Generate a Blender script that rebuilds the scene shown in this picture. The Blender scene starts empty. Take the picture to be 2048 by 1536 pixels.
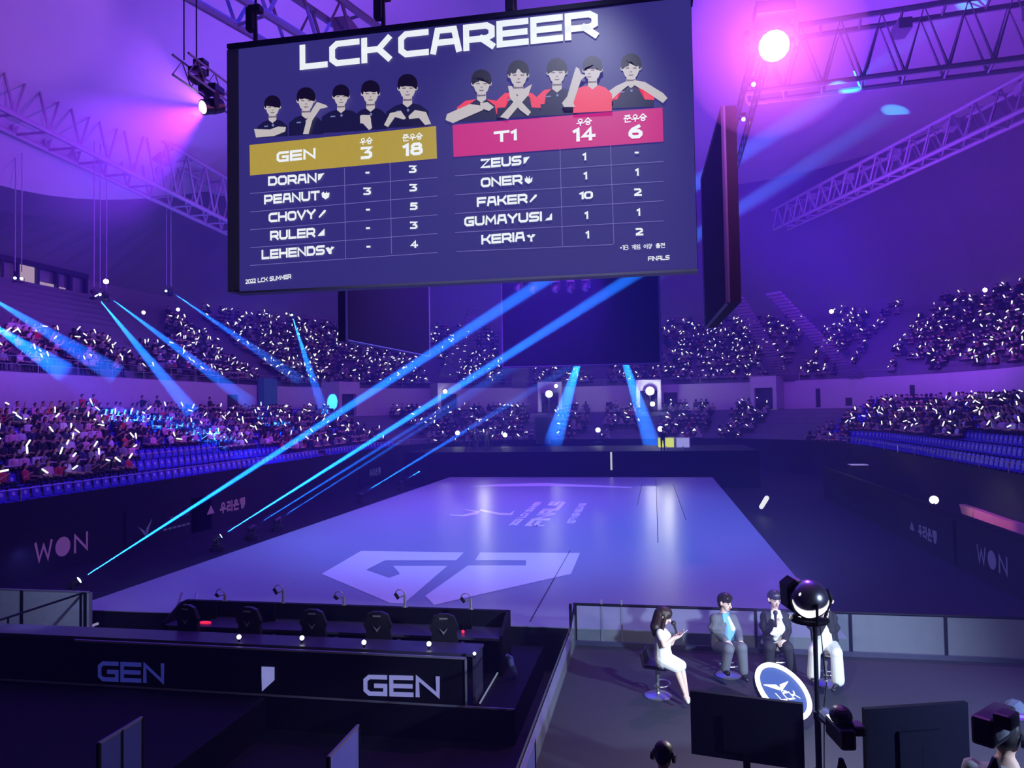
import bpy, bmesh, math, random
import numpy as np
from mathutils import Vector, Matrix

SC = bpy.context.scene
COL = SC.collection
rnd = random.Random(7)

# ---------------------------------------------------------------- camera
CAM_Z = 6.0
FPX = 1500.0                                   # focal length in pixels of the 2048x1536 frame
cd = bpy.data.cameras.new('camera')
cam = bpy.data.objects.new('camera', cd)
COL.objects.link(cam)
cd.sensor_fit = 'HORIZONTAL'
cd.sensor_width = 36.0
cd.lens = 36.0 * FPX / 2048.0
cd.clip_start = 0.05
cd.clip_end = 400.0
RM = Matrix.Rotation(math.radians(10.65), 3, 'Z') @ Matrix.Rotation(math.radians(90 + 1.93), 3, 'X') @ Matrix.Rotation(math.radians(-0.95), 3, 'Z')
CP = Vector((0, 0, CAM_Z))
cam.matrix_world = Matrix.Translation(CP) @ RM.to_4x4()
SC.camera = cam

# ---------------------------------------------------------------- colour management, world
SC.view_settings.view_transform = 'Standard'
SC.view_settings.look = 'None'
SC.view_settings.gamma = 1.0
SC.view_settings.use_curve_mapping = False
SC.view_settings.exposure = 0.0
SC.cycles.max_bounces = 4
SC.cycles.diffuse_bounces = 2
SC.cycles.glossy_bounces = 2
SC.cycles.transmission_bounces = 3
SC.cycles.transparent_max_bounces = 12
SC.cycles.volume_bounces = 0
SC.cycles.caustics_reflective = False
SC.cycles.caustics_refractive = False
SC.cycles.use_adaptive_sampling = True
SC.cycles.adaptive_threshold = 0.02
SC.cycles.sample_clamp_indirect = 3.0

world = bpy.data.worlds.new('arena_air')
SC.world = world
world.use_nodes = True
wn = world.node_tree
wn.nodes['Background'].inputs['Color'].default_value = (0.0, 0.0, 0.0, 1)
wn.nodes['Background'].inputs['Strength'].default_value = 0.0


def lin(r, g, b):
    f = lambda c: (c / 255 / 12.92) if c / 255 <= 0.04045 else ((c / 255 + 0.055) / 1.055) ** 2.4
    return (f(r), f(g), f(b))


# pixel -> point in the arena, used only to measure where things of the photograph stand
def ray(px, py):
    return (RM @ Vector(((px - 1024) / FPX, -(py - 768) / FPX, -1.0)))
def at_z(px, py, z):
    d = ray(px, py); return CP + d * ((z - CP.z) / d.z)
def at_y(px, py, y):
    d = ray(px, py); return CP + d * ((y - CP.y) / d.y)
def at_x(px, py, x):
    d = ray(px, py); return CP + d * ((x - CP.x) / d.x)
def at_d(px, py, dist):
    return CP + ray(px, py) * dist


def aim(o, target):
    o.rotation_euler = (Vector(target) - Vector(o.location)).to_track_quat('-Z', 'Y').to_euler()

def spot(name, loc, target, power, col, angle, blend=0.3, radius=0.1):
    l = bpy.data.lights.new(name, 'SPOT'); l.energy = power; l.color = col
    l.spot_size = math.radians(angle); l.spot_blend = blend; l.shadow_soft_size = radius
    o = bpy.data.objects.new(name, l); COL.objects.link(o); o.location = loc; aim(o, target)
    return o
def point(name, loc, power, col, radius=0.15):
    l = bpy.data.lights.new(name, 'POINT'); l.energy = power; l.color = col; l.shadow_soft_size = radius
    o = bpy.data.objects.new(name, l); COL.objects.link(o); o.location = loc
    return o
def area(name, loc, target, power, col, sx, sy):
    l = bpy.data.lights.new(name, 'AREA'); l.energy = power; l.color = col
    l.shape = 'RECTANGLE'; l.size = sx; l.size_y = sy
    o = bpy.data.objects.new(name, l); COL.objects.link(o); o.location = loc; aim(o, target)
    return o

# ---------------------------------------------------------------- house lights and added fills
BLUE = (0.06, 0.10, 1.0); VIOLET = (0.26, 0.05, 1.0); MAGENTA = (0.62, 0.10, 1.0); COOL = (0.80, 0.88, 1.0)
# unseen area lights added to give the blue, violet and pink ambience
area('ambient_fill_blue', (-4, 36, 22), (-4, 36, 0), 7000, (0.03, 0.03, 1.0), 30, 40)
area('ambient_fill_violet', (6, 60, 20), (8, 80, 8), 2600, (0.22, 0.04, 1.0), 20, 10)
area('stand_fill_pink', (-6, 40, 19), (-32, 48, 5), 6500, (0.38, 0.05, 1.0), 3, 16)
# up-lights that colour the roof membrane
area('roof_uplight_left', (-24, 45, 14), (-28, 48, 30), 3200, (0.13, 0.08, 1.0), 6, 30)
area('roof_uplight_right', (10, 55, 15), (16, 62, 30), 9000, (0.24, 0.04, 1.0), 8, 30)
# stage floor wash
spot('stage_wash', (-5.5, 30, 21), (-5.5, 34, 1), 22000, (0.13, 0.27, 1.0), 85, 0.6, 0.8)
spot('stage_front_light', (-1.0, 12.0, 16.5), (-4.5, 22.0, 1), 2600, (0.62, 0.66, 1.0), 62, 0.8, 0.4)
# presenters' key light, from the camera side
spot('presenter_key', (7.6, 4.6, 5.8), (2.9, 11.0, 1.9), 8500, (0.50, 0.66, 1.0), 52, 0.8, 0.15)
spot('fence_fill_light', (-12.2, 12.6, 3.4), (-14.4, 16.2, 1.2), 300, (0.5, 0.6, 1.0), 60, 0.6, 0.1)  # unseen spot added to brighten the glass fence

# ================================================================ materials
MATS = {}
def mat(name, col, rough=0.6, metal=0.0, var=0.12, scale=6.0, spec=0.5, emis=None, estr=0.0, bump=0.0, alpha=1.0, trans=0.0):
    if name in MATS: return MATS[name]
    m = bpy.data.materials.new(name); m.use_nodes = True
    nt = m.node_tree; b = nt.nodes['Principled BSDF']
    b.inputs['Roughness'].default_value = rough
    b.inputs['Metallic'].default_value = metal
    b.inputs['Specular IOR Level'].default_value = spec
    b.inputs['Alpha'].default_value = alpha
    b.inputs['Transmission Weight'].default_value = trans
    tc = nt.nodes.new('ShaderNodeTexCoord')
    nz = nt.nodes.new('ShaderNodeTexNoise'); nz.inputs['Scale'].default_value = scale; nz.inputs['Detail'].default_value = 3
    nt.links.new(tc.outputs['Object'], nz.inputs['Vector'])
    mx = nt.nodes.new('ShaderNodeMix'); mx.data_type = 'RGBA'
    mx.inputs['A'].default_value = tuple(c * (1 - var) for c in col) + (1,)
    mx.inputs['B'].default_value = tuple(min(1, c * (1 + var)) for c in col) + (1,)
    nt.links.new(nz.outputs['Fac'], mx.inputs['Factor'])
    nt.links.new(mx.outputs['Result'], b.inputs['Base Color'])
    if emis:
        b.inputs['Emission Color'].default_value = tuple(emis) + (1,)
        b.inputs['Emission Strength'].default_value = estr
    if bump:
        bp = nt.nodes.new('ShaderNodeBump'); bp.inputs['Strength'].default_value = bump
        nt.links.new(nz.outputs['Fac'], bp.inputs['Height']); nt.links.new(bp.outputs['Normal'], b.inputs['Normal'])
    MATS[name] = m
    return m
def glow(name, col, strength, sample=True):
    if name in MATS: return MATS[name]
    m = mat(name, (0.02, 0.02, 0.02), 0.5, emis=col, estr=strength)
    if not sample: m.cycles.emission_sampling = 'NONE'
    return m
def hazemat(name, col, density, aniso=0.0):
    m = bpy.data.materials.new(name); m.use_nodes = True
    nt = m.node_tree; nt.nodes.remove(nt.nodes['Principled BSDF'])
    v = nt.nodes.new('ShaderNodeVolumeScatter'); v.inputs['Color'].default_value = tuple(col) + (1,)
    v.inputs['Density'].default_value = density; v.inputs['Anisotropy'].default_value = aniso
    nt.links.new(v.outputs[0], nt.nodes['Material Output'].inputs['Volume'])
    return m

# ================================================================ mesh collecting
class MB:
    """Collects shapes and links them as one mesh."""
    def __init__(s): s.v = []; s.f = []; s.m = []; s.mi = 0; s.sm = []; s.smooth = False
    def add(s, vs, fs):
        n = len(s.v); s.v += [tuple(x) for x in vs]
        for f in fs: s.f.append(tuple(i + n for i in f)); s.m.append(s.mi); s.sm.append(s.smooth)
        return s
    def box(s, c, sz, rz=0.0, M=None):
        x, y, z = sz[0] / 2, sz[1] / 2, sz[2] / 2
        R = Matrix.Rotation(rz, 3, 'Z') if M is None else M
        vs = [Vector(c) + R @ Vector(p) for p in ((-x, -y, -z), (x, -y, -z), (x, y, -z), (-x, y, -z), (-x, -y, z), (x, -y, z), (x, y, z), (-x, y, z))]
        return s.add(vs, [(0, 3, 2, 1), (4, 5, 6, 7), (0, 1, 5, 4), (1, 2, 6, 5), (2, 3, 7, 6), (3, 0, 4, 7)])
    def rbox(s, c, sz, r=0.02, rz=0.0, M=None):
        bm = bmesh.new(); bmesh.ops.create_cube(bm, size=1.0)
        for v in bm.verts: v.co = Vector((v.co.x * sz[0], v.co.y * sz[1], v.co.z * sz[2]))
        bmesh.ops.bevel(bm, geom=list(bm.edges), offset=min(r, min(sz) * 0.45), segments=2, affect='EDGES', profile=0.5)
        R = Matrix.Rotation(rz, 3, 'Z') if M is None else M
        bm.verts.index_update()
        s.add([Vector(c) + R @ v.co for v in bm.verts], [[v.index for v in f.verts] for f in bm.faces]); bm.free()
        return s
    def tube(s, pts, r, seg=8, cap=True, rs=None):
        pts = [Vector(p) for p in pts]; rings = []; n0 = len(s.v); vs = []
        up0 = None
        for i, p in enumerate(pts):
            t = (pts[min(i + 1, len(pts) - 1)] - pts[max(i - 1, 0)]).normalized()
            if up0 is None:
                a = t.cross(Vector((0, 0, 1)));
                if a.length < 0.1: a = t.cross(Vector((1, 0, 0)))
                up0 = a.normalized()
            a = (up0 - t * up0.dot(t)).normalized(); up0 = a; b = t.cross(a)
            rr = rs[i] if rs else r
            for k in range(seg):
                an = 2 * math.pi * k / seg
                vs.append(p + a * (math.cos(an) * rr) + b * (math.sin(an) * rr))
        fs = []
        for i in range(len(pts) - 1):
            for k in range(seg):
                k2 = (k + 1) % seg
                fs.append((i * seg + k, i * seg + k2, (i + 1) * seg + k2, (i + 1) * seg + k))
        if cap:
            fs.append(tuple(reversed(range(seg)))); L = (len(pts) - 1) * seg; fs.append(tuple(L + k for k in range(seg)))
        return s.add(vs, fs)
    def cyl(s, c, r, h, seg=16, r2=None, axis=(0, 0, 1)):
        ax = Vector(axis).normalized(); c = Vector(c)
        return s.tube([c, c + ax * h], r, seg, rs=[r, r if r2 is None else r2])
    def lathe(s, prof, c=(0, 0, 0), seg=20, M=None):
        R = M or Matrix.Identity(3); vs = []; fs = []
        for (r, z) in prof:
            for k in range(seg):
                an = 2 * math.pi * k / seg; vs.append(Vector(c) + R @ Vector((r * math.cos(an), r * math.sin(an), z)))
        for i in range(len(prof) - 1):
            for k in range(seg):
                k2 = (k + 1) % seg; fs.append((i * seg + k, i * seg + k2, (i + 1) * seg + k2, (i + 1) * seg + k))
        fs.append(tuple(reversed(range(seg)))); fs.append(tuple((len(prof) - 1) * seg + k for k in range(seg)))
        return s.add(vs, fs)
    def prism(s, pts, off):
        """polygon of 3-D points extruded by vector off"""
        n = len(pts); off = Vector(off); P = [Vector(p) for p in pts]
        vs = P + [p + off for p in P]
        fs = [tuple(range(n)), tuple(reversed(range(n, 2 * n)))] + [(i, i + n, (i + 1) % n + n, (i + 1) % n) for i in range(n)]
        return s.add(vs, fs)
    def ball(s, c, r, seg=12, rings=8, sc=(1, 1, 1), M=None):
        prof = [(math.sin(math.pi * i / rings) * r, -math.cos(math.pi * i / rings) * r) for i in range(rings + 1)]
        prof = [(max(a, 1e-4), b) for a, b in prof]
        R = M or Matrix.Identity(3)
        return s.lathe(prof, c, seg, R @ Matrix.Diagonal(Vector(sc)))
    def mesh(s, name, mats):
        me = bpy.data.meshes.new(name); me.from_pydata(s.v, [], s.f)
        for m in (mats if isinstance(mats, (list, tuple)) else [mats]): me.materials.append(m)
        if s.m and max(s.m) > 0: me.polygons.foreach_set('material_index', s.m)
        if any(s.sm): me.polygons.foreach_set('use_smooth', s.sm)
        bm = bmesh.new(); bm.from_mesh(me); bmesh.ops.recalc_face_normals(bm, faces=bm.faces); bm.to_mesh(me); bm.free()
        return me
    def build(s, name, mats, parent=None, label=None):
        o = bpy.data.objects.new(name, s.mesh(name, mats)); COL.objects.link(o)
        if parent: o.parent = parent; o.matrix_parent_inverse = Matrix.Identity(4)
        if label: o['label'] = label
        return o

def tag(o, label, cat, group=None, kind=None):
    o['label'] = label; o['category'] = cat
    if group: o['group'] = group
    if kind: o['kind'] = kind
    return o
def struct(o): o['kind'] = 'structure'; return o
def thing(name, label, cat, loc=(0, 0, 0), rz=0.0, group=None):
    o = bpy.data.objects.new(name, None); COL.objects.link(o); o.location = loc; o.rotation_euler = (0, 0, rz)
    o.empty_display_size = 0.1
    return tag(o, label, cat, group)
def copy_tree(o, parent=None):
    c = o.copy(); COL.objects.link(c)
    if parent: c.parent = parent
    for ch in o.children: copy_tree(ch, c)
    return c

def scatter(name, tv, tf, tm, xf, mats, mover=None):
    """One mesh of many copies of a small template: tv (n,3), tf faces of equal size, tm per-face material, xf list of (3x3, offset)."""
    tv = np.array(tv, float); tf = np.array(tf, int); n, k = len(tv), len(xf)
    A = np.array([m for m, _ in xf]); T = np.array([t for _, t in xf])
    V = np.einsum('kij,nj->kni', A, tv) + T[:, None, :]
    Fc = (tf[None, :, :] + (np.arange(k) * n)[:, None, None]).reshape(-1, tf.shape[1])
    me = bpy.data.meshes.new(name)
    me.vertices.add(n * k); me.vertices.foreach_set('co', V.reshape(-1))
    me.loops.add(Fc.size); me.loops.foreach_set('vertex_index', Fc.reshape(-1).astype(np.int32))
    me.polygons.add(len(Fc)); me.polygons.foreach_set('loop_start', np.arange(0, Fc.size, tf.shape[1], dtype=np.int32))
    for m in mats: me.materials.append(m)
    mi = np.tile(np.array(tm), (k, 1))
    if mover is not None:
        mo = np.array(mover)                        # (k, n_slots) material per slot
        mi = np.take_along_axis(mo, mi, axis=1)
    me.polygons.foreach_set('material_index', mi.reshape(-1).astype(np.int32))
    me.update(calc_edges=True)
    o = bpy.data.objects.new(name, me); COL.objects.link(o)
    return o

# ================================================================ lettering made of strokes
# wide square letters: polylines in a box 1.3 wide, 1 high
def _arc(cx, cy, rx, ry, a0, a1, n=8):
    return [(cx + rx * math.cos(math.radians(a0 + (a1 - a0) * i / n)), cy + ry * math.sin(math.radians(a0 + (a1 - a0) * i / n))) for i in range(n + 1)]
GL = {
 'A': [[(0, 0), (.22, 1), (1.08, 1), (1.3, 0)], [(.12, .4), (1.18, .4)]],
 'C': [[(1.3, 1), (.25, 1), (0, .8), (0, .2), (.25, 0), (1.3, 0)]],
 'D': [[(0, 0), (0, 1), (1.0, 1), (1.3, .75), (1.3, .25), (1.0, 0), (0, 0)]],
 'E': [[(1.3, 1), (0, 1), (0, 0), (1.3, 0)], [(0, .5), (1.25, .5)]],
 'F': [[(1.3, 1), (0, 1), (0, 0)], [(0, .46), (1.15, .46)]],
 'G': [[(1.3, 1), (.25, 1), (0, .8), (0, .2), (.25, 0), (1.3, 0), (1.3, .48), (.7, .48)]],
 'H': [[(0, 0), (0, 1)], [(1.3, 0), (1.3, 1)], [(0, .5), (1.3, .5)]],
 'I': [[(0, 0), (0, 1)]],
 'K': [[(0, 0), (0, 1)], [(1.25, 1), (.75, .5), (0, .5)], [(.75, .5), (1.25, 0)]],
 'L': [[(0, 1), (0, 0), (1.2, 0)]],
 'M': [[(0, 0), (.1, 1), (.75, .3), (1.4, 1), (1.5, 0)]],
 'N': [[(0, 0), (0, 1), (1.3, 0), (1.3, 1)]],
 'O': [[(.25, 0), (0, .2), (0, .8), (.25, 1), (1.05, 1), (1.3, .8), (1.3, .2), (1.05, 0), (.25, 0)]],
 'P': [[(0, 0), (0, 1), (1.05, 1), (1.3, .85), (1.3, .5), (1.05, .35), (0, .35)]],
 'R': [[(0, 0), (0, 1), (1.05, 1), (1.3, .85), (1.3, .5), (1.05, .38), (0, .38)], [(.8, .38), (1.3, 0)]],
 'S': [[(1.3, 1), (.2, 1), (0, .85), (0, .62), (.2, .5), (1.1, .5), (1.3, .38), (1.3, .15), (1.1, 0), (0, 0)]],
 'T': [[(0, 1), (1.3, 1)], [(.65, 1), (.65, 0)]],
 'U': [[(0, 1), (0, .2), (.25, 0), (1.05, 0), (1.3, .2), (1.3, 1)]],
 'V': [[(0, 1), (.65, 0), (1.3, 1)]],
 'W': [[(0, 1), (.35, 0), (.8, .85), (1.25, 0), (1.6, 1)]],
 'Y': [[(0, 1), (.65, .45), (1.3, 1)], [(.65, .45), (.65, 0)]],
 'Z': [[(0, 1), (1.3, 1), (0, 0), (1.3, 0)]],
 '0': [[(.2, 0), (0, .2), (0, .8), (.2, 1), (.75, 1), (.95, .8), (.95, .2), (.75, 0), (.2, 0)]],
 '1': [[(0, .85), (.3, 1), (.3, 0)]],
 '2': [[(0, 1), (.7, 1), (.85, .85), (.85, .6), (0, .1), (0, 0), (.9, 0)]],
 '3': [[(0, 1), (.85, 1), (.4, .58), (.7, .55), (.85, .4), (.85, .15), (.65, 0), (0, 0)]],
 '4': [[(.65, 0), (.65, 1), (0, .3), (.95, .3)]],
 '5': [[(.85, 1), (.08, 1), (.05, .58), (.65, .6), (.85, .45), (.85, .15), (.65, 0), (0, 0)]],
 '6': [[(.7, 1), (.2, .75), (0, .45), (0, .2), (.2, 0), (.7, 0), (.88, .18), (.88, .4), (.7, .56), (.1, .56)]],
 '8': [[(.2, .53), (.05, .7), (.05, .85), (.2, 1), (.68, 1), (.83, .85), (.83, .7), (.68, .53), (.2, .53), (0, .38), (0, .15), (.2, 0), (.7, 0), (.9, .15), (.9, .38), (.7, .53)]],
 '-': [[(.1, .5), (.55, .5)]], '*': [[(.05, .4), (.35, .6)], [(.05, .6), (.35, .4)]],
 ' ': [],
 # Korean syllables, each in a box 1 wide
 '우': [_arc(.5, .72, .27, .25, 0, 360, 12), [(0, .34), (1, .34)], [(.5, .34), (.5, 0)]],
 '승': [[(.12, .6), (.5, 1), (.88, .6)], [(0, .48), (1, .48)], _arc(.5, .16, .27, .18, 0, 360, 12)],
 '준': [[(.15, 1), (.85, 1)], [(.15, .68), (.5, .98), (.85, .68)], [(0, .54), (1, .54)], [(.5, .54), (.5, .36)], [(.18, .32), (.18, 0), (.9, 0)]],
 '게': [[(0, .85), (.38, .85), (.2, .3)], [(.4, .5), (.62, .5)], [(.62, 1), (.62, 0)], [(.88, 1), (.88, 0)]],
 '임': [_arc(.3, .75, .22, .2, 0, 360, 10), [(.85, 1), (.85, .45)], [(.15, .36), (.88, .36), (.88, 0), (.15, 0), (.15, .36)]],
 '이': [_arc(.3, .55, .24, .3, 0, 360, 10), [(.85, 1), (.85, 0)]],
 '상': [[(.02, .5), (.3, 1), (.6, .5)], [(.75, 1), (.75, .42)], [(.75, .72), (.98, .72)], _arc(.45, .17, .24, .17, 0, 360, 10)],
 '출': [[(.35, 1), (.65, 1)], [(.1, .85), (.9, .85)], [(.2, .62), (.5, .82), (.8, .62)], [(0, .52), (1, .52)], [(.2, .38), (.85, .38), (.85, .2), (.2, .2), (.2, .02), (.9, .02)]],
 '전': [[(.02, .95), (.58, .95)], [(.02, .45), (.3, .92), (.58, .45)], [(.62, .7), (.88, .7)], [(.88, 1), (.88, .38)], [(.2, .32), (.2, 0), (.92, 0)]],
 '리': [[(0, .95), (.5, .95), (.5, .55), (0, .55), (0, .12), (.55, .12)], [(.88, 1), (.88, 0)]],
 '은': [_arc(.5, .82, .25, .18, 0, 360, 10), [(0, .48), (1, .48)], [(.18, .32), (.18, 0), (.9, 0)]],
 '행': [[(.15, 1), (.45, 1)], [(0, .86), (.55, .86)], _arc(.28, .62, .18, .15, 0, 360, 10), [(.68, 1), (.68, .4)], [(.68, .7), (.92, .7)], [(.92, 1), (.92, .4)], _arc(.5, .16, .24, .16, 0, 360, 10)],
}
def glyph_w(ch):
    ps = [p for l in GL[ch] for p in l]
    return (max(p[0] for p in ps) if ps else 0.55)
def stroke(mb, pl, w, fn, t):
    """polyline -> mitred ribbon, lifted t"""
    pl = [Vector((p[0], p[1])) for p in pl]; closed = (pl[0] - pl[-1]).length < 1e-6
    if closed: pl = pl[:-1]
    n = len(pl); L = []; Rr = []
    for i in range(n):
        a = pl[i - 1] if (i > 0 or closed) else None; b = pl[(i + 1) % n] if (i < n - 1 or closed) else None
        d1 = (pl[i] - a).normalized() if a is not None else None; d2 = (b - pl[i]).normalized() if b is not None else None
        p = pl[i].copy()
        if d1 is None: d1 = d2; p -= d2 * w / 2
        elif d2 is None: d2 = d1; p += d1 * w / 2
        n1 = Vector((-d1.y, d1.x)); n2 = Vector((-d2.y, d2.x)); m = n1 + n2
        if m.length < 0.35: m = n1.copy(); k = 1
        else: m.normalize(); k = min(1.7, 1 / max(0.3, m.dot(n1)))
        L.append(p + m * (w / 2 * k)); Rr.append(p - m * (w / 2 * k))
    segs = range(n if closed else n - 1)
    vs = [fn(q.x, q.y, t) for q in L] + [fn(q.x, q.y, t) for q in Rr]
    mb.add(vs, [(i, (i + 1) % n, (i + 1) % n + n, i + n) for i in segs])
def lettering(mb, text, fn, h, sx=1.0, w=0.22, gap=0.34, anchor='c', t=0.012):
    """fn(x, y, t) maps the writing's plane to space; height h; sx stretches the width"""
    W = sum(glyph_w(c) for c in text) + gap * (len(text) - 1)
    x = {'l': 0, 'c': -W / 2, 'r': -W}[anchor]
    for c in text:
        for pl in GL[c]:
            stroke(mb, [((px + x), py) for px, py in pl], w, lambda a, b, t_: fn(a * h * sx, (b - 0.5) * h, t_), t)
        x += glyph_w(c) + gap
    return W * h * sx

# ================================================================ the arena shell
CX = -4.0; AX = 19.0; YC = 61.0; RC = 14.0; Y0 = 2.0
LS = YC - Y0; LA = RC * math.pi / 2; LF = 2 * (AX - RC); TT = 2 * LS + 2 * LA + LF
def ring(t, o=0.0, z=0.0):
    """point of the bowl: t metres along its front line (left straight, far bend, right straight), o metres outward"""
    if t < LS: b = Vector((CX - AX, Y0 + t, 0)); n = Vector((-1, 0, 0))
    elif t < LS + LA:
        a = math.pi - (t - LS) / RC; n = Vector((math.cos(a), math.sin(a), 0)); b = Vector((CX - AX + RC, YC, 0)) + n * RC
    elif t < LS + LA + LF: n = Vector((0, 1, 0)); b = Vector((CX - AX + RC + (t - LS - LA), YC + RC, 0))
    elif t < LS + 2 * LA + LF:
        a = math.pi / 2 - (t - LS - LA - LF) / RC; n = Vector((math.cos(a), math.sin(a), 0)); b = Vector((CX + AX - RC, YC, 0)) + n * RC
    else: n = Vector((1, 0, 0)); b = Vector((CX + AX, YC - (t - LS - 2 * LA - LF), 0))
    p = b + n * o; p.z = z
    return p
def rnorm(t):
    return (ring(t, 1) - ring(t, 0)).normalized()
def tlist(t0, t1, st=2.0):
    n = max(1, int(math.ceil((t1 - t0) / st))); return [t0 + (t1 - t0) * i / n for i in range(n + 1)]
def sweep(mb, t0, t1, prof, st=2.0):
    """prof: list of (offset, z) swept along the bowl"""
    ts = tlist(t0, t1, st); n = len(prof); vs = []
    for t in ts:
        for (o, z) in prof:
            vs.append(ring(min(t, TT - 1e-6), o, z))
    fs = [(i * n + j, i * n + j + 1, (i + 1) * n + j + 1, (i + 1) * n + j) for i in range(len(ts) - 1) for j in range(n - 1)]
    return mb.add(vs, fs)

m_black = mat('black_floor', (0.014, 0.014, 0.024), 0.6, spec=0.2)
m_wallw = mat('concourse_white', (0.50, 0.48, 0.52), 0.7)
m_conc = mat('concrete_dark', (0.11, 0.11, 0.14), 0.8)
m_step = mat('concrete_step', (0.16, 0.16, 0.20), 0.8)
m_dwall = mat('upper_wall_paint', (0.20, 0.19, 0.24), 0.85)
m_roof = mat('roof_membrane', (0.62, 0.60, 0.66), 0.8, var=0.05, scale=0.15)
m_truss = mat('truss_paint', (0.42, 0.40, 0.48), 0.8, spec=.1)
m_rail = mat('rail_steel', (0.45, 0.45, 0.5), 0.35, metal=0.6)
m_bdrape = mat('black_drape', (0.008, 0.008, 0.012), 0.8, scale=3, spec=.15)

fl = MB(); fl.box((-4, 42, -0.1), (60, 84, 0.2)); struct(fl.build('floor', m_black))

# lower tier: eight steps
ROWS_L = 8; OL0, OL1, ZL0, ZL1 = 0.6, 10.0, 2.35, 5.5
def tier_profile(o0, z0, o1, z1, n):
    pr = [(o0, z0)]
    for i in range(n):
        oa = o0 + (o1 - o0) * (i + 1) / n; za = z0 + (z1 - z0) * i / max(1, n - 1)
        if i: pr.append((o0 + (o1 - o0) * i / n, za))
        pr.append((oa, za))
    return pr
def row_pos(o0, z0, o1, z1, n, i):
    return o0 + (o1 - o0) * (i + 0.72) / n, z0 + (z1 - z0) * i / max(1, n - 1)
s = MB(); sweep(s, 0, TT, tier_profile(OL0, ZL0, OL1, ZL1, ROWS_L)); struct(s.build('floor_lower_tier', m_step))
# front wall of the lower tier
s = MB(); sweep(s, 0, TT, [(0.0, -0.05), (0.0, 2.9), (0.12, 2.9), (0.6, 2.35)]); struct(s.build('wall_tier_front', mat('tier_front', (0.012, 0.012, 0.02), 0.7, spec=.15)))
# concourse slab and its pale wall
s = MB(); sweep(s, 0, TT, [(10.0, 5.5), (13.0, 5.6)]); struct(s.build('floor_concourse', m_step))
OU0, OU1, ZU0, ZU1, ROWS_U = 11.6, 24.0, 8.5, 16.2, 15
s = MB(); sweep(s, 0, TT, [(11.4, 5.55), (11.4, 8.5), (11.6, 8.5)]); struct(s.build('wall_concourse', m_wallw))
s = MB(); sweep(s, 0, TT, tier_profile(OU0, ZU0, OU1, ZU1, ROWS_U)); struct(s.build('floor_upper_tier', m_step))

# wall above the upper tier, up to the roof membrane whose edge climbs towards the far end
def edge_z(t):
    a = min(1, max(0, (t - 34) / (LS + LA - 34))); a = a * a * (3 - 2 * a)
    return 19.6 + 11.5 * a
ts = tlist(0, TT - 1e-4, 2.5)
vs = []; n = 4
for t in ts:
    ez = edge_z(t)
    vs += [ring(t, 24.0, 16.2), ring(t, 24.0, 17.6), ring(t, 18.0, 17.6 + (ez - 17.6) * 0.72), ring(t, 15.4, ez + 0.3)]
s = MB(); s.add(vs, [(i * n + j, i * n + j + 1, (i + 1) * n + j + 1, (i + 1) * n + j) for i in range(len(ts) - 1) for j in range(n - 1)])
struct(s.build('wall_upper', m_dwall))
# roof membrane: from the ring edge to a crown, in bands
cen = Vector((CX, 40, 0)); vs = []; K = 10
for t in ts:
    ez = edge_z(t) + 0.3; e = ring(t, 15.4)
    for k in range(K + 1):
        u = k / K; p = e.lerp(cen, u); z = ez + (34.0 - ez) * math.sin(u * math.pi / 2) ** 0.9
        vs.append((p.x, p.y, z))
n = K + 1
s = MB(); s.smooth = True; s.add(vs, [(i * n + j, i * n + j + 1, (i + 1) * n + j + 1, (i + 1) * n + j) for i in range(len(ts) - 1) for j in range(K)])
struct(s.build('ceiling', m_roof))
# the wall and roof behind the camera's stand
s = MB(); s.add([(-47, -14, -1), (39, -14, -1), (39, -14, 34), (-47, -14, 34)], [(0, 1, 2, 3)]); struct(s.build('wall_near', m_conc))
s = MB(); s.add([ring(0, 16, 20), ring(TT - 1e-4, 16, 31.5), (35, -14, 31.5), (-40, -14, 20)], [(0, 1, 2, 3)])
s.add([ring(0, 15.4, 19.9), (CX, 40, 34), ring(TT - 1e-4, 15.4, 31.4)], [(0, 1, 2)]); struct(s.build('ceiling_near', m_roof))

# ---------------------------------------------------------------- roof trusses
def truss(name, label, a, b, w=1.6, h=2.6, bays=14, group='lattice trusses under the roof'):
    a = Vector(a); b = Vector(b); d = (b - a).normalized(); sd = d.cross(Vector((0, 0, 1))).normalized() * (w / 2); up = Vector((0, 0, h / 2))
    t = thing(name, label, 'truss', a, group=group)
    q = MB(); a0 = Vector((0, 0, 0)); b0 = b - a
    for sgn in (1, -1):
        for sz in (1, -1):
            q.tube([a0 + sd * sgn + up * sz, b0 + sd * sgn + up * sz], 0.16, 6)
    q.build('chord', m_truss, t)
    q = MB()
    for i in range(bays):
        p = b0 * (i / bays); r = b0 * ((i + 1) / bays)
        for sgn in (1, -1):
            q.tube([p + sd * sgn - up, (p + r) / 2 + sd * sgn + up, r + sd * sgn - up], 0.09, 4)
        q.tube([p + sd - up, p - sd - up], 0.08, 4); q.tube([p + sd + up, p - sd + up], 0.08, 4)
    q.build('web', m_truss, t)
    for i in range(1, bays):
        if i % 3 == 1: q = MB(); q.box(b0 * (i / bays) + Vector((0, 0, h * 0.3)), (0.7, 1.4, 0.6)); q.build('equipment_box', m_truss, t)
    return t
truss('roof_truss', 'long dark lattice truss running above the lit windows beside the magenta lamp', (-33.5, 10, 24.3), (-34.5, 62, 23.0), bays=22, h=3.4, w=2.2)
truss('roof_truss', 'wide faint lattice truss crossing the roof behind the bright pink lamp', (6, 47, 26.5), (31, 42, 25.5), bays=12, h=3.6)
truss('roof_truss', 'slanting lattice truss beyond the oval cyan light patch', at_z(2110, 165, 25.5), at_z(1560, 440, 26.5), bays=16, h=2.2)
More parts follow.
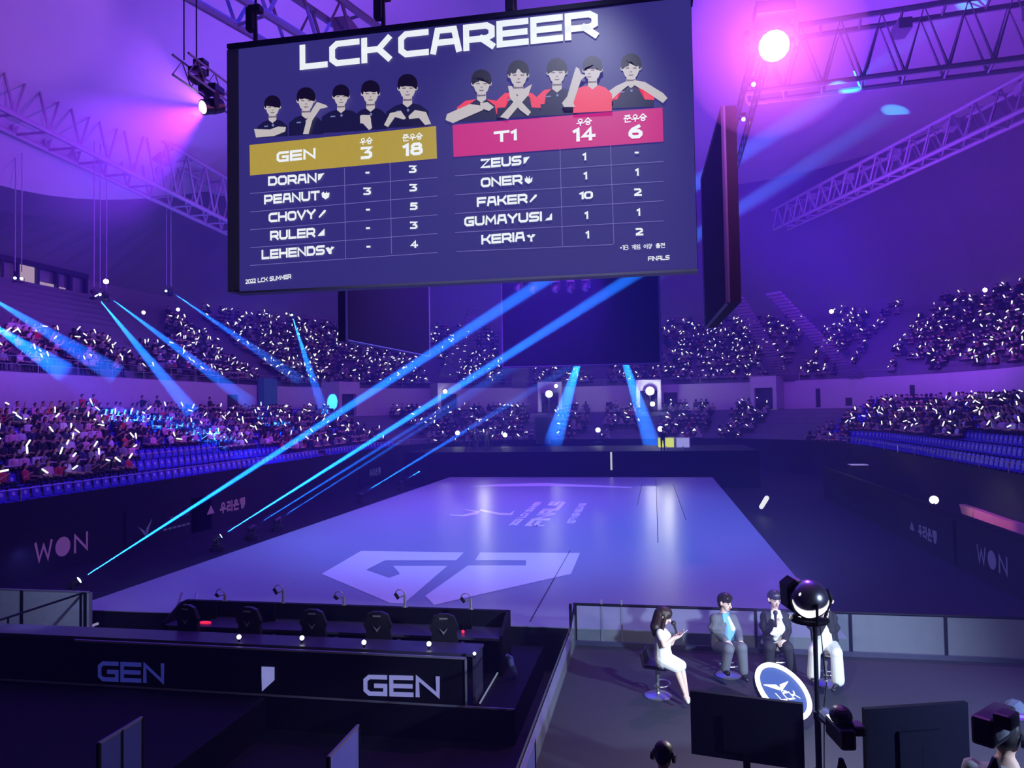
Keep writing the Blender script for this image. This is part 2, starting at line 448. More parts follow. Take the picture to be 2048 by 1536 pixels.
truss('roof_truss', 'short lattice truss seen above the top edge of the scoreboard', (-16, 20, 22.0), (-9, 44, 22.0), bays=9)

# ---------------------------------------------------------------- stage deck with printed marks and projected emblem
STX0, STX1, STY0, STY1, STZ = -15.1, 3.95, 17.2, 54.5, 1.0
m_stage = mat('stage_vinyl', (0.28, 0.31, 0.42), 0.30, var=0.04, scale=0.3, spec=0.6)
m_print_proj = mat('stage_print_proj', (0.80, 0.82, 0.86), 0.3, var=0.02)
st = thing('stage', 'wide pale stage floor in the middle of the arena carrying a projected emblem and print', 'stage', ((STX0 + STX1) / 2, (STY0 + STY1) / 2, 0))
ox, oy = st.location.x, st.location.y
def SL(p): return (p[0] - ox, p[1] - oy, p[2])
q = MB(); q.box((0, 0, 0.49), (STX1 - STX0, STY1 - STY0, 0.98)); q.build('stage_base', m_bdrape, st)
q = MB(); q.box((0, 0, 0.985), (STX1 - STX0, STY1 - STY0, 0.03)); q.build('stage_surface', m_stage, st)
def on_stage(pts): return [SL(at_z(x, y, 1.004)) for x, y in pts]
def zigzag(mb, poly, dz=0.004):
    bm = bmesh.new(); f = bm.faces.new([bm.verts.new(p) for p in on_stage(poly)]); bmesh.ops.triangulate(bm, faces=[f]); bm.verts.index_update()
    mb.add([v.co + Vector((0, 0, dz)) for v in bm.verts], [[v.index for v in g.verts] for g in bm.faces]); bm.free()
em = MB()
zigzag(em, [(722, 1102), (928, 1105), (912, 1121), (770, 1121), (732, 1140), (778, 1156), (800, 1148), (786, 1132), (895, 1132), (808, 1207), (780, 1206), (643, 1148)])
zigzag(em, [(960, 1105), (1160, 1106), (1142, 1148), (868, 1210), (850, 1192), (936, 1131), (1052, 1131), (1052, 1121), (950, 1121)])
em.build('emblem_projection', m_print_proj, st)  # the emblem's projected light is painted on as pale marks
# event lettering, read along the stage's length
tx = MB()
def stage_text(text, pa, pb, h_px, **k):
    """letters running from pixel pa to pixel pb (measured on the photo), on the deck"""
    A = at_z(*pa, 1.009); B = at_z(*pb, 1.009); H = at_z(pa[0] + h_px, pa[1], 1.009)
    u = (B - A); vv = (A - H); hgt = vv.length; un = u.normalized(); vn = vv.normalized()
    W = sum(glyph_w(c) for c in text) + 0.34 * (len(text) - 1)
    sx = u.length / (W * hgt)
    lettering(tx, text, lambda x, y, t: SL(A + un * x + vn * (y - hgt * .5)), hgt * 0.85, sx / 0.85, anchor='l', **k)
stage_text('2022 LCK SUMMER', (1019, 1050), (1072, 1004), 14, w=0.42)
stage_text('FINALS', (1052, 1051), (1103, 1004), 34, w=0.36)
stage_text('GANGNEUNG', (1134, 1046), (1160, 1007), 14, w=0.42)
tx.build('event_lettering', m_print_proj, st)
lg = MB()
for pl in ([(899, 1029), (924, 1030), (950, 1024), (926, 1019), (922, 1018), (960, 1022), (956, 1028), (930, 1033), (900, 1031)], [(960, 1018), (1000, 1026), (1020, 1027), (1030, 1020), (1024, 1030), (1000, 1030), (960, 1022)]):
    zigzag(lg, pl)
zigzag(lg, [(935, 973), (1000, 968), (1090, 966), (1265, 974), (1262, 976), (1080, 972), (1000, 973)])
lg.build('wing_print', m_print_proj, st)
q = MB()
for pa, pb in (((1060, 1243), (1140, 1101)), ((1275, 1010), (1284, 968)), ((1316, 1085), (1312, 960)), ((1372, 1040), (1346, 968))):
    A = at_z(*pa, 1.006); B = at_z(*pb, 1.006); q.tube([SL(A), SL(B)], 0.012, 4)
q.build('vinyl_seam', m_black, st)

# far dark wall and camera decks behind the stage
q = MB(); q.box((-6, 57.2, 1.35), (27, 0.2, 2.7)); struct(q.build('wall_drape', m_bdrape))
q = MB(); q.box((-6, 62, 2.5), (27, 9.4, 0.3)); q.build('deck', m_black); 
tag(bpy.data.objects['deck'], 'dark camera deck on top of the black wall behind the stage', 'platform')
q = MB(); q.box((10.9, 30, 0.95), (0.25, 44, 1.9)); struct(q.build('wall_board_side', mat('board_side', (0.008, 0.008, 0.014), 0.7, spec=.12)))

# ================================================================ hanging screens
YS = 15.5
m_led_black = mat('led_off', (0.004, 0.003, 0.008), 0.8, spec=0.1)
m_case = mat('screen_case', (0.008, 0.008, 0.014), 0.7, spec=.15)
m_casel = mat('screen_side', (0.22, 0.22, 0.36), 0.6, spec=.2)
e_white = glow('led_white', (0.80, 0.84, 0.94), 1.05, False)
e_bg = glow('led_ground', lin(50, 44, 124), 1.0)
e_gold = glow('led_gold', lin(176, 152, 66), 1.0, False)
e_pink = glow('led_magenta', lin(196, 40, 130), 1.0, False)
e_line = glow('led_rule', lin(132, 120, 200), 0.9, False)
e_skin = glow('led_skin', lin(196, 188, 196), 0.95, False)
e_shade = glow('led_feature', lin(120, 100, 120), 0.9, False)
e_hair = glow('led_hair', lin(14, 8, 34), 1.0, False)
e_navy = glow('led_jersey_dark', lin(22, 20, 66), 1.0, False)
e_navy2 = glow('led_jersey_trim', lin(112, 124, 176), 1.0, False)
e_red = glow('led_jersey_red', lin(232, 60, 92), 1.0, False)

sb = thing('led_scoreboard', 'huge lit hanging scoreboard reading LCK CAREER with two player tables', 'screen', (-4.2, YS, 8.75))
def SB(p): return (p[0] + 4.2, p[1] - YS, p[2] - 8.75)
P0 = at_y(471, 96, YS); P1 = at_y(1384, -6, YS); P2 = at_y(1394, 538, YS); P3 = at_y(483, 583, YS)
xl, xr = (P0.x + P3.x) / 2, (P1.x + P2.x) / 2; zt, zb = (P0.z + P1.z) / 2, (P2.z + P3.z) / 2
q = MB(); q.box(SB(((xl + xr) / 2, YS + 0.16, (zt + zb) / 2)), (xr - xl, 0.26, zt - zb)); q.build('cabinet', m_case, sb)
q = MB(); q.box(SB((xl - 0.14, YS + 0.3, (zt + zb) / 2)), (0.28, 0.6, zt - zb)); q.build('side_panel', m_casel, sb)
q = MB(); q.box(SB(((xl + xr) / 2 - 0.1, YS + 0.2, zt + 0.06)), (xr - xl + 0.3, 0.5, 0.10)); q.build('frame', m_case, sb)
q = MB(); q.box(SB(((xl + xr) / 2, YS + 0.10, zb - 0.03)), (xr - xl, 0.34, 0.05)); q.build('spill_trim', m_casel, sb)  # pale trim colour imitates light spilling from the display
q = MB(); q.box(SB(((xl + xr) / 2, YS + 0.02, (zt + zb) / 2)), (xr - xl - 0.02, 0.02, zt - zb - 0.02)); q.build('display', e_bg, sb)
def S(px, py, t=0.0):
    return SB(at_y(px, py, YS - 0.004 - t))
def flat(mb, pts, t=0.0):
    bm = bmesh.new(); f = bm.faces.new([bm.verts.new(S(x, y, t)) for x, y in pts]); bmesh.ops.triangulate(bm, faces=[f]); bm.verts.index_update()
    mb.add([v.co.copy() for v in bm.verts], [[v.index for v in g.verts] for g in bm.faces]); bm.free()
def sword(mb, text, a, b, hpx, w=0.24, t=0.02, gap=0.34):
    A = Vector(S(*a)); B = Vector(S(*b)); H = Vector(S(a[0], a[1] - hpx)); h = (H - A).length / (1 + w) * 1.0
    W = sum(glyph_w(c) for c in text) + gap * (len(text) - 1) + w
    sx = (B - A).length / (W * h); u = (B - A).normalized()
    lettering(mb, text, lambda x, y, tt: A + u * (x + w * h * sx / 2) + Vector((0, -t, y)), h, sx, w=w, gap=gap, anchor='l')
q = MB(); sword(q, 'LCK', (600, 116), (783, 96), 50, w=0.31, gap=0.40); sword(q, 'CAREER', (797, 91), (1196, 48), 52, w=0.31, gap=0.40)
q.build('title_lettering', e_white, sb)
q = MB(); flat(q, [(499, 290), (872, 252), (874, 317), (500, 351)], 0.004); q.build('header_band', e_gold, sb, 'gold header band')
q = MB(); flat(q, [(905, 250), (1325, 215), (1327, 283), (907, 314)], 0.004); q.build('header_band', e_pink, sb, 'magenta header band')
q = MB()
for text, a, b, h in (('GEN', (554, 315), (632, 307), 21), ('3', (722, 307), (745, 305), 25), ('18', (806, 301), (846, 297), 25),
                      ('우승', (720, 284), (746, 281), 14), ('준우승', (805, 277), (846, 272), 14)):
    sword(q, text, a, b, h, w=0.32 if ord(text[0]) < 200 else 0.16, gap=0.46 if ord(text[0]) < 200 else 0.12)
q.build('header_lettering', e_white, sb)
q = MB()
for text, a, b, h in (('T1', (988, 275), (1034, 270), 22), ('14', (1146, 271), (1191, 267), 27), ('6', (1257, 265), (1285, 263), 27),
                      ('우승', (1153, 246), (1184, 242), 15), ('준우승', (1247, 239), (1294, 234), 15)):
    sword(q, text, a, b, h, w=0.32 if ord(text[0]) < 200 else 0.16, gap=0.46 if ord(text[0]) < 200 else 0.12)
q.build('header_lettering', e_white, sb)
for rows in ((('DORAN', (537, 363), (634, 356)), ('PEANUT', (529, 400), (640, 391)), ('CHOVY', (538, 436), (632, 428)), ('RULER', (541, 472), (631, 465)), ('LEHENDS', (524, 510), (650, 500))),
             (('ZEUS', (962, 328), (1043, 321)), ('ONER', (962, 366), (1045, 359)), ('FAKER', (954, 405), (1055, 397)), ('GUMAYUSI', (929, 444), (1084, 433)), ('KERIA', (963, 480), (1050, 473)))):
    q = MB()
    for text, a, b in rows: sword(q, text, a, b, 19, w=0.33, gap=0.44)
    q.build('name_lettering', e_white, sb)
q = MB()
for text, x, y in (('-', 735, 346), ('3', 735, 383), ('-', 736, 420), ('-', 736, 457), ('-', 737, 494), ('3', 826, 339), ('3', 827, 376), ('5', 828, 413), ('3', 828, 451), ('4', 829, 489),
                   ('1', 1169, 314), ('1', 1171, 352), ('1', 1173, 431), ('1', 1175, 470), ('-', 1273, 306), ('1', 1274, 345), ('2', 1276, 385), ('1', 1277, 425), ('2', 1279, 464)):
    hw = 3.5 if text == '1' else (4.5 if text == '-' else 7.5); sword(q, text, (x - hw, y), (x + hw, y - 0.4), 15, w=0.32)
sword(q, '10', (1159, 392), (1186, 390), 15, w=0.32)
q.build('figure_lettering', e_white, sb)
q = MB(); sword(q, '2022 LCK SUMMER', (492, 564), (583, 553), 9, w=0.28); sword(q, 'FINALS', (1296, 518), (1339, 515), 9, w=0.28)
sword(q, '*18 게임 이상 출전', (1240, 496), (1330, 491), 10, w=0.14, gap=0.16)
q.build('caption_lettering', e_white, sb)
q = MB()
def rule(a, b, w=0.9):
    dx, dy = b[0] - a[0], b[1] - a[1]; L = math.hypot(dx, dy); nx, ny = -dy / L * w / 2, dx / L * w / 2
    flat(q, [(a[0] + nx, a[1] + ny), (b[0] + nx, b[1] + ny), (b[0] - nx, b[1] - ny), (a[0] - nx, a[1] - ny)], 0.003)
for a, b in ((387, 354.6), (424, 391.7), (459.5, 429.5), (495.5, 467), (531, 505)): rule((500, a), (875, b))
for a, b in ((351.5, 322.8), (389.6, 362.4), (427, 401.3), (465, 441.5)): rule((910, a), (1327, b))
rule((913, 503), (1226, 489)); rule((689, 336), (691, 518)); rule((780, 325), (783, 508)); rule((1120, 297), (1125, 492)); rule((1221, 291), (1228, 488))
q.build('table_rule', e_line, sb)
# role symbols beside the names
q = MB()
def sym_top(x, y): flat(q, [(x - 6, y - 6), (x + 7, y - 8), (x + 3, y - 3), (x - 1, y - 2), (x - 2, y + 5), (x - 6, y + 7)], 0.02)
def sym_jungle(x, y):
    flat(q, [(x, y + 8), (x - 7, y + 3), (x - 8, y - 4), (x - 4, y - 1), (x - 4, y - 8), (x - 0.5, y - 2), (x + 2, y - 9), (x + 3, y - 1), (x + 8, y - 6), (x + 7, y + 3)], 0.02)
def sym_mid(x, y): flat(q, [(x - 7, y + 6), (x - 5, y + 3), (x + 4, y - 8), (x + 8, y - 8), (x + 7, y - 4), (x - 3, y + 6), (x - 5, y + 8)], 0.02)
def sym_bot(x, y): flat(q, [(x + 7, y - 8), (x + 7, y + 6), (x - 7, y + 7), (x - 3, y + 2), (x + 2, y + 1), (x + 3, y - 4)], 0.02)
def sym_sup(x, y):
    flat(q, [(x - 9, y - 4), (x - 3, y - 6), (x, y - 2), (x + 3, y - 7), (x + 9, y - 6), (x + 5, y - 1), (x + 2, y), (x + 3, y + 8), (x - 2, y + 8), (x - 1, y), (x - 5, y)], 0.02)
for f, x, y in ((sym_top, 642, 354), (sym_jungle, 651, 391), (sym_mid, 644, 428), (sym_bot, 642, 465), (sym_sup, 660, 500), (sym_top, 1053, 321), (sym_jungle, 1057, 360), (sym_mid, 1066, 397), (sym_bot, 1097, 434), (sym_sup, 1062, 475)): f(x, y)
q.build('role_symbol', e_white, sb)

# players pictured on the screen: bust with hair, face, jersey and arms
def ellipse(cx, cy, rx, ry, a0=0, a1=360, n=14):
    return [(cx + rx * math.cos(math.radians(a0 + (a1 - a0) * i / n)), cy + ry * math.sin(math.radians(a0 + (a1 - a0) * i / n))) for i in range(n + (0 if a1 - a0 >= 360 else 1))]
def bust(cx, cy, hw, ybase, sw, jersey, arms, sleeves=None, t0=0.0, turn=0, trim=True, fringe=0.25):
    q = MB(); ms = [e_skin, e_hair, jersey, e_shade, e_red, e_navy2]; hh = hw * 1.32
    q.mi = 2
    sy = cy + hh * 1.62                                        # shoulder line
    flat(q, [(cx - hw * .55, sy - hh * .25), (cx - sw * .62, sy), (cx - sw, sy + hh * .5), (cx - sw * 1.02, ybase), (cx + sw * 1.02, ybase - 4), (cx + sw, sy + hh * .45), (cx + sw * .62, sy - 2), (cx + hw * .55, sy - hh * .28)], 0.006 + t0)
    if sleeves:
        q.mi = 4
        for side in sleeves:
            flat(q, [(cx + side * hw * .6, sy - hh * .22), (cx + side * sw * .66, sy - 2), (cx + side * sw * 1.02, sy + hh * .5), (cx + side * sw * 1.06, sy + hh * 1.15), (cx + side * sw * .62, sy + hh * 1.1), (cx + side * sw * .55, sy + hh * .3)], 0.008 + t0)
    q.mi = 0
    flat(q, [(cx - hw * .5, cy + hh * .5), (cx - hw * .55, sy - hh * .2), (cx, sy + hh * .12), (cx + hw * .55, sy - hh * .22), (cx + hw * .5, cy + hh * .5)], 0.010 + t0)
    flat(q, ellipse(cx - hw, cy + 1, hw * .2, hh * .2), 0.012 + t0); flat(q, ellipse(cx + hw, cy, hw * .2, hh * .2), 0.012 + t0)
    flat(q, [(cx - hw * .95, cy - hh * .5), (cx - hw * .95, cy + hh * .2), (cx - hw * .7, cy + hh * .68), (cx - hw * .28, cy + hh), (cx + hw * .28, cy + hh), (cx + hw * .7, cy + hh * .66), (cx + hw * .95, cy + hh * .18), (cx + hw * .95, cy - hh * .5)], 0.014 + t0)
    q.mi = 3
    for sx_ in (-.42, .42):
        flat(q, [(cx + hw * (sx_ - .22 + turn), cy - hh * .03), (cx + hw * (sx_ + .22 + turn), cy - hh * .05), (cx + hw * (sx_ + .2 + turn), cy + hh * .06), (cx + hw * (sx_ - .2 + turn), cy + hh * .07)], 0.017 + t0)
    flat(q, [(cx + hw * (turn - .1), cy + hh * .3), (cx + hw * (turn + .14), cy + hh * .28), (cx + hw * (turn + .08), cy + hh * .38), (cx + hw * (turn - .1), cy + hh * .38)], 0.017 + t0)
    flat(q, [(cx + hw * (turn - .3), cy + hh * .58), (cx + hw * (turn + .3), cy + hh * .56), (cx + hw * (turn + .2), cy + hh * .66), (cx + hw * (turn - .2), cy + hh * .67)], 0.017 + t0)
    flat(q, [(cx - hw * .5, cy + hh * .98), (cx + hw * .5, cy + hh * .96), (cx + hw * .5, cy + hh * 1.12), (cx - hw * .5, cy + hh * 1.16)], 0.013 + t0)
    q.mi = 1
    flat(q, ellipse(cx, cy - hh * .42, hw * 1.16, hh * .84, 180, 360, 14) + [(cx + hw * 1.17, cy - hh * .2), (cx + hw * 1.08, cy + hh * .1), (cx + hw * .92, cy + hh * .08), (cx + hw * .84, cy - hh * .2), (cx + hw * .6, cy - hh * .12), (cx + hw * .3, cy - hh * (.10 + fringe * .3)), (cx - hw * .05, cy - hh * (.12 + fringe)), (cx - hw * .3, cy - hh * .16), (cx - hw * .65, cy - hh * .10), (cx - hw * .84, cy - hh * .2), (cx - hw * .92, cy + hh * .08), (cx - hw * 1.08, cy + hh * .12), (cx - hw * 1.17, cy - hh * .2)], 0.020 + t0)
    if trim:
        q.mi = 5; flat(q, [(cx - sw * .55, sy + hh * .42), (cx - sw * .3, sy + hh * .38), (cx - sw * .3, sy + hh * .5), (cx - sw * .55, sy + hh * .54)], 0.012 + t0)
        flat(q, ellipse(cx + 1, sy + hh * .35, 2.5, 3, n=8), 0.012 + t0)
    q.mi = 0
    for a in arms: flat(q, a, 0.024 + t0)
    return q.build('player_picture', ms, sb)
bust(545, 214, 14, 276, 30, e_navy, [[(508, 258), (512, 275), (548, 272), (570, 263), (572, 254), (556, 253), (540, 259)]], fringe=.1)
bust(612, 201, 16, 272, 34, e_navy, [], fringe=.3, t0=.03)
bust(682, 193, 14.5, 266, 38, e_navy, [[(634, 204), (652, 210), (656, 214), (640, 218), (626, 236), (617, 268), (606, 268), (613, 240), (626, 216)]], fringe=.05, t0=.06)
bust(741, 187, 16, 262, 33, e_navy, [[(716, 238), (722, 230), (740, 230), (742, 240), (738, 250), (744, 256), (738, 260), (726, 247), (718, 246)]], fringe=.05)
bust(815, 176, 17, 256, 42, e_navy, [[(768, 250), (780, 226), (802, 222), (812, 236), (808, 239), (790, 234), (776, 254)], [(862, 248), (852, 224), (830, 220), (817, 232), (818, 238), (838, 236), (850, 250)]], fringe=.45, t0=.03)
bust(963, 167, 17, 243, 48, e_navy, [[(891, 240), (894, 228), (940, 208), (968, 212), (966, 220), (948, 224), (906, 246)], [(960, 206), (975, 204), (988, 214), (978, 222), (962, 216)]], (-1, 1), fringe=.5)
bust(1037, 150, 18, 236, 42, e_navy, [[(1016, 172), (1024, 172), (1036, 196), (1062, 224), (1056, 232), (1040, 220), (1020, 196)], [(1064, 168), (1057, 190), (1036, 214), (1016, 238), (1000, 234), (1022, 210), (1044, 180)]], (-1, 1), fringe=.5, t0=.03)
bust(1114, 145, 17.5, 232, 40, e_navy, [], (-1,), fringe=.02, t0=.0)
bust(1185, 140, 17, 226, 38, e_red, [[(1152, 134), (1158, 137), (1162, 148), (1174, 150), (1162, 160), (1152, 180), (1147, 206), (1150, 214), (1128, 214), (1124, 206), (1138, 188), (1146, 164), (1148, 146)]], (-1, 1), turn=-.4, fringe=.0, t0=.06, trim=False)
bust(1262, 136, 17.5, 217, 44, e_navy, [[(1196, 206), (1198, 196), (1232, 172), (1254, 162), (1260, 168), (1240, 184), (1212, 210)], [(1335, 196), (1326, 186), (1290, 164), (1268, 160), (1264, 168), (1290, 182), (1326, 206)]], (-1, 1), fringe=.5)

# dark screens of the cluster
def dark_screen(label, pts, yaw_mat, nm='hanging_screen'):
    t = thing(nm, label, 'screen', pts[0], group=None); o = Vector(pts[0])
    P = [Vector(p) - o for p in pts]; n = (P[3] - P[0]).cross(P[1] - P[0]).normalized()
    q = MB(); q.prism([p + n * 0.05 for p in P], n * 0.3); q.build('cabinet', m_case, t)
    c = sum(P, Vector()) / 4
    q = MB(); q.prism([c + (p - c) * 0.985 - n * 0.02 for p in P], n * 0.05); q.build('display', yaw_mat, t)
    q = MB()
    for i in range(4): q.tube([P[i], P[(i + 1) % 4]], 0.06, 4)
    q.build('edge_frame', mat('edge_trim_dark', (0.10, 0.10, 0.17), 0.6, spec=.2), t)
    return t
zl, zh = 8.8, 14.6
a = at_y(1005, 733, 49); b = at_y(1322, 724, 49)
dark_screen('dark blue blank screen hanging straight beyond the scoreboard, over the far stands', [(a.x, 49, zl), (b.x, 49, zl), (b.x, 49, zh), (a.x, 49, zh)], m_led_black)
a = at_z(693, 681, zl); b = at_z(859, 713, zl)
dark_screen('black side screen showing below the lower edge of the scoreboard, with slanting bottom', [(a.x, a.y, zl), (b.x, b.y, zl), (b.x, b.y, zh), (a.x, a.y, zh)], m_led_black)
a = at_z(1412, 656, zl); b = at_z(1456, 605, zl)
dark_screen('narrow dark screen seen almost edge-on beside the scoreboard', [(a.x, a.y, zl), (b.x, b.y, zl), (b.x, b.y, 14.2), (a.x, a.y, 14.2)], m_led_black)

# rigging: chain hoists above the scoreboard
for px, py, lb in ((502, 44, 'black chain hoist over the corner of the scoreboard nearest its side panel'), (757, 20, 'black chain hoist above the letters LCK of the scoreboard'), (1020, 5, 'black chain hoist above the letter R of the scoreboard title')):
    p = at_y(px, py, YS + 0.1)
    t = thing('chain_hoist', lb, 'hoist', p, group='chain hoists of the scoreboard')
    q = MB(); q.rbox((0, 0, 0.05), (0.2, 0.2, 0.55), 0.04); q.rbox((0.12, 0, 0.28), (0.3, 0.22, 0.16), 0.03); q.build('motor_body', m_black, t)
    q = MB(); q.tube([(0.12, 0, 0.3), (0.12, 0, 9)], 0.03, 5); q.build('chain', m_black, t)
    q = MB(); q.tube([(0.1, 0, 0.2), (0.12, 0, -0.62)], 0.05, 6); q.build('hook', m_black, t)

# rig trusses either side of the cluster
def rig(label, a, b, bays):
    return truss('rig_truss', label, a, b, w=0.45, h=0.5, bays=bays, group='rig trusses of the screen cluster')
def thin_truss(label, a, b, bays):
    a = Vector(a); b = Vector(b); d = (b - a).normalized(); sd = d.cross(Vector((0, 0, 1))).normalized() * 0.22; up = Vector((0, 0, 0.25)); b0 = b - a
    t = thing('rig_truss', label, 'truss', a)
    q = MB()
    for g in (1, -1):
        for z in (1, -1): q.tube([sd * g + up * z, b0 + sd * g + up * z], 0.03, 5)
    q.build('chord', m_truss, t)
    q = MB()
    for i in range(bays):
        p = b0 * (i / bays); r = b0 * ((i + 1) / bays)
        for g in (1, -1): q.tube([p + sd * g - up, (p + r) / 2 + sd * g + up, r + sd * g - up], 0.018, 4)
    q.build('web', m_truss, t)
    return t
thin_truss('slim rig truss with lamps beside the scoreboard side panel', (-11.4, 16.6, 14.75), (-11.4, 47, 14.6), 40)
thin_truss('slim rig truss below the bright pink lamp', (3.15, 20.0, 15.9), (3.15, 34, 15.0), 20)
for px in (368, 393): 
    p = at_x(px, 120, -11.4); q = MB(); q.tube([p, (p.x, p.y, 26)], 0.02, 4); o = q.build('suspension_wire', m_black); tag(o, 'thin dark wire holding the magenta lamp truss, %s the scoreboard' % ('nearer to' if px > 380 else 'farther from'), 'wire')

# moving-head lamps
m_lampb = mat('lamp_housing', (0.03, 0.03, 0.04), 0.4)
e_lens_mag = glow('lens_magenta', (1.0, 0.72, 1.0), 30, False)
e_lens_white = glow('lens_white', (1.0, 1.0, 0.92), 25, False)
e_lens_blue = glow('lens_azure', (0.35, 0.8, 1.0), 14, False)
m_lens_off = mat('lens_dark', (0.10, 0.12, 0.2), 0.1)
def moving_head(label, loc, target, lens, s=1.0, hang=False, group=None):
    loc = Vector(loc); t = thing('moving_head_lamp', label, 'stage lamp', loc, group=group)
    k = -1 if hang else 1
    q = MB(); q.rbox((0, 0, -k * 0.30 * s), (0.34 * s, 0.30 * s, 0.12 * s), 0.02); q.build('base', m_lampb, t)
    d = (Vector(target) - loc).normalized(); h = Vector((d.x, d.y, 0)); h = h.normalized() if h.length > 0.01 else Vector((1, 0, 0)); sd = Vector((-h.y, h.x, 0))
    q = MB()
    for g in (1, -1): q.prism([sd * (g * 0.17 * s) + h * (0.05 * s) + Vector((0, 0, -k * 0.24 * s)), sd * (g * 0.17 * s) - h * (0.05 * s) + Vector((0, 0, -k * 0.24 * s)), sd * (g * 0.17 * s) - h * (0.04 * s) + Vector((0, 0, k * 0.05 * s)), sd * (g * 0.17 * s) + h * (0.04 * s) + Vector((0, 0, k * 0.05 * s))], sd * (g * 0.04 * s))
    q.build('yoke', m_lampb, t)
    R = d.to_track_quat('Z', 'Y').to_matrix()
    q = MB(); q.lathe([(0.06 * s, -0.22 * s), (0.12 * s, -0.20 * s), (0.14 * s, -0.02 * s), (0.13 * s, 0.02 * s), (0.135 * s, 0.17 * s), (0.12 * s, 0.17 * s)], (0, 0, 0), 14, R); hd = q.build('lamp_head', m_lampb, t)
    q = MB(); q.lathe([(0.115 * s, 0.165 * s), (0.08 * s, 0.195 * s), (0.01 * s, 0.205 * s)], (0, 0, 0), 14, R); q.build('lens', lens, t)
    return t

# the two magenta lamps that light the haze
LM = at_x(423, 213, -11.4); LR = at_x(1548, 92, 3.15)
moving_head('glowing magenta lamp on the slim truss beside the scoreboard side panel', LM, LM + Vector((-3.2, -5.0, -2.2)), e_lens_mag, 1.5, True)
moving_head('brilliant pink-white lamp at the upper end of its truss, surrounded by a pink halo', LR, CP, e_lens_mag, 2.7, True)  # head scaled up so the lens takes the width of its bloom
for (px, py), X, lb in (((402, 145), -11.4, 'unlit moving head clamped highest on the slim truss beside the scoreboard'), ((392, 160), -11.4, 'unlit moving head below the top one on the slim truss beside the scoreboard'),
                        ((1506, 168), 3.15, 'small lamp with a bright dot hanging right under the pink lamp'), ((1486, 238), 3.15, 'small lamp with a bright dot lowest on the pink lamp truss')):
    p = at_x(px, py, X); moving_head(lb, p, CP + Vector((4, 6, 0)), m_lens_off if X < 0 else e_lens_mag, 0.9 if X < 0 else 0.55, True)
for i, (px, py) in enumerate(((1037, 575), (1066, 578), (1112, 577), (1142, 577), (1172, 574))):
    p = at_y(px, py, 46.5)
    moving_head('bluish hanging lamp, %s of five across the top of the far blank screen' % ('first', 'second', 'third', 'fourth', 'fifth')[i], p, p + Vector((-2, -3, -6)), m_lens_off, 1.5, True, None)

# ================================================================ haze in the air and the light beams in it
v = wn.nodes.new('ShaderNodeVolumeScatter'); v.inputs['Color'].default_value = (0.22, 0.20, 1.0, 1); v.inputs["Density"].default_value = 0.0048
wn.links.new(v.outputs[0], wn.nodes['World Output'].inputs['Volume'])

AZ = (0.008, 0.15, 1.0)
from mathutils.bvhtree import BVHTree
SHELL = []
for nm in ('ceiling', 'ceiling_near', 'wall_upper', 'floor_upper_tier', 'floor_lower_tier', 'wall_concourse'):
    me_ = bpy.data.objects[nm].data; SHELL.append(BVHTree.FromPolygons([v_.co[:] for v_ in me_.vertices], [p_.vertices[:] for p_ in me_.polygons]))
def hit(a, d, far=300.0):
    ds = [r[3] for r in (b.ray_cast(Vector(a), Vector(d).normalized(), far) for b in SHELL) if r[0] is not None]
    return min(ds) if ds else far
def on_roof(px, py):
    d = ray(px, py); r = SHELL[0].ray_cast(CP, d.normalized(), 300.0); return r[0] if r[0] is not None else at_z(px, py, 30)
def beam(label, src, dst, r0, r1, power, col=AZ, dens=0.035, reach=1.0, group=None, lens=None, fix=True, scale=1.0, hang=False, flabel=None, blend=0.25):
    src = Vector(src); dst = Vector(dst); d = (dst - src); L = d.length; dn = d.normalized()
    if fix: moving_head(flabel or label, src, dst, lens or e_lens_blue, scale, hang, (group + ' - lamps') if group else None)
    back = r0 * L / (r1 - r0)                                  # the cone's apex lies behind the lens
    sp = spot('beam_lamp', src + dn * 0.42 * scale, dst, power, col, 2 * math.degrees(math.atan(r1 / L)) * 1.02, blend, 0.012)
    reach = min(reach, (hit(src + dn * 1.5, dn) + 1.3) / L)
    q = MB(); a = src + dn * 0.24 * scale; b = src + d * reach
    q.tube([Vector((0, 0, 0)), b - a], r0, 14, rs=[r0, r0 + (r1 - r0) * reach])
    m = MATS.get('beam_haze') or hazemat('beam_haze', (0.55, 0.8, 1.0), dens); MATS['beam_haze'] = m
    o = q.build('light_beam_haze', m); o.location = a
    tag(o, label, 'haze', group, 'stuff')
    return o
T1 = on_roof(1945, 10); T2 = on_roof(1790, 222)
def on_shell(px, py):
    d = ray(px, py); return CP + d.normalized() * hit(CP + d.normalized() * 60, d) + d.normalized() * 60
TGT = {148: T1, 434: T2, 503: on_shell(1340, 535), 555: on_shell(1350, 532), 722: on_shell(1250, 667), 802: on_shell(1200, 724), 822: on_shell(1205, 722)}
fl_lamps = [(148, 1167, 3.2, 'nearest the WON board lettering'), (434, 1077, 4.0, 'second from the WON board'), (503, 1056, .7, 'close beyond the second'),
            (555, 1040, 0.4, 'faintest of the row'), (722, 989, .8, 'opposite the FINALS print'), (802, 965, 0.5, 'just before the last'), (822, 958, .7, 'last by the stage corner')]
for px, py, k, w in fl_lamps:
    p = at_z(px, py, 0.55)
    beam('thin azure light beam rising from the floor lamp ' + w, p, TGT[px], 0.08, 0.95 if px == 148 else (1.05 if px == 434 else 0.8), 2200000 * k, group=None, blend=0.7,
         flabel='small azure floor lamp beside the stage, ' + w)
    o = MB(); o.cyl((p.x, p.y, 0.0), 0.3, 0.19, 12); q = o.build('lamp_plinth', m_lampb); tag(q, 'round black plinth under the azure floor lamp ' + w, 'plinth')
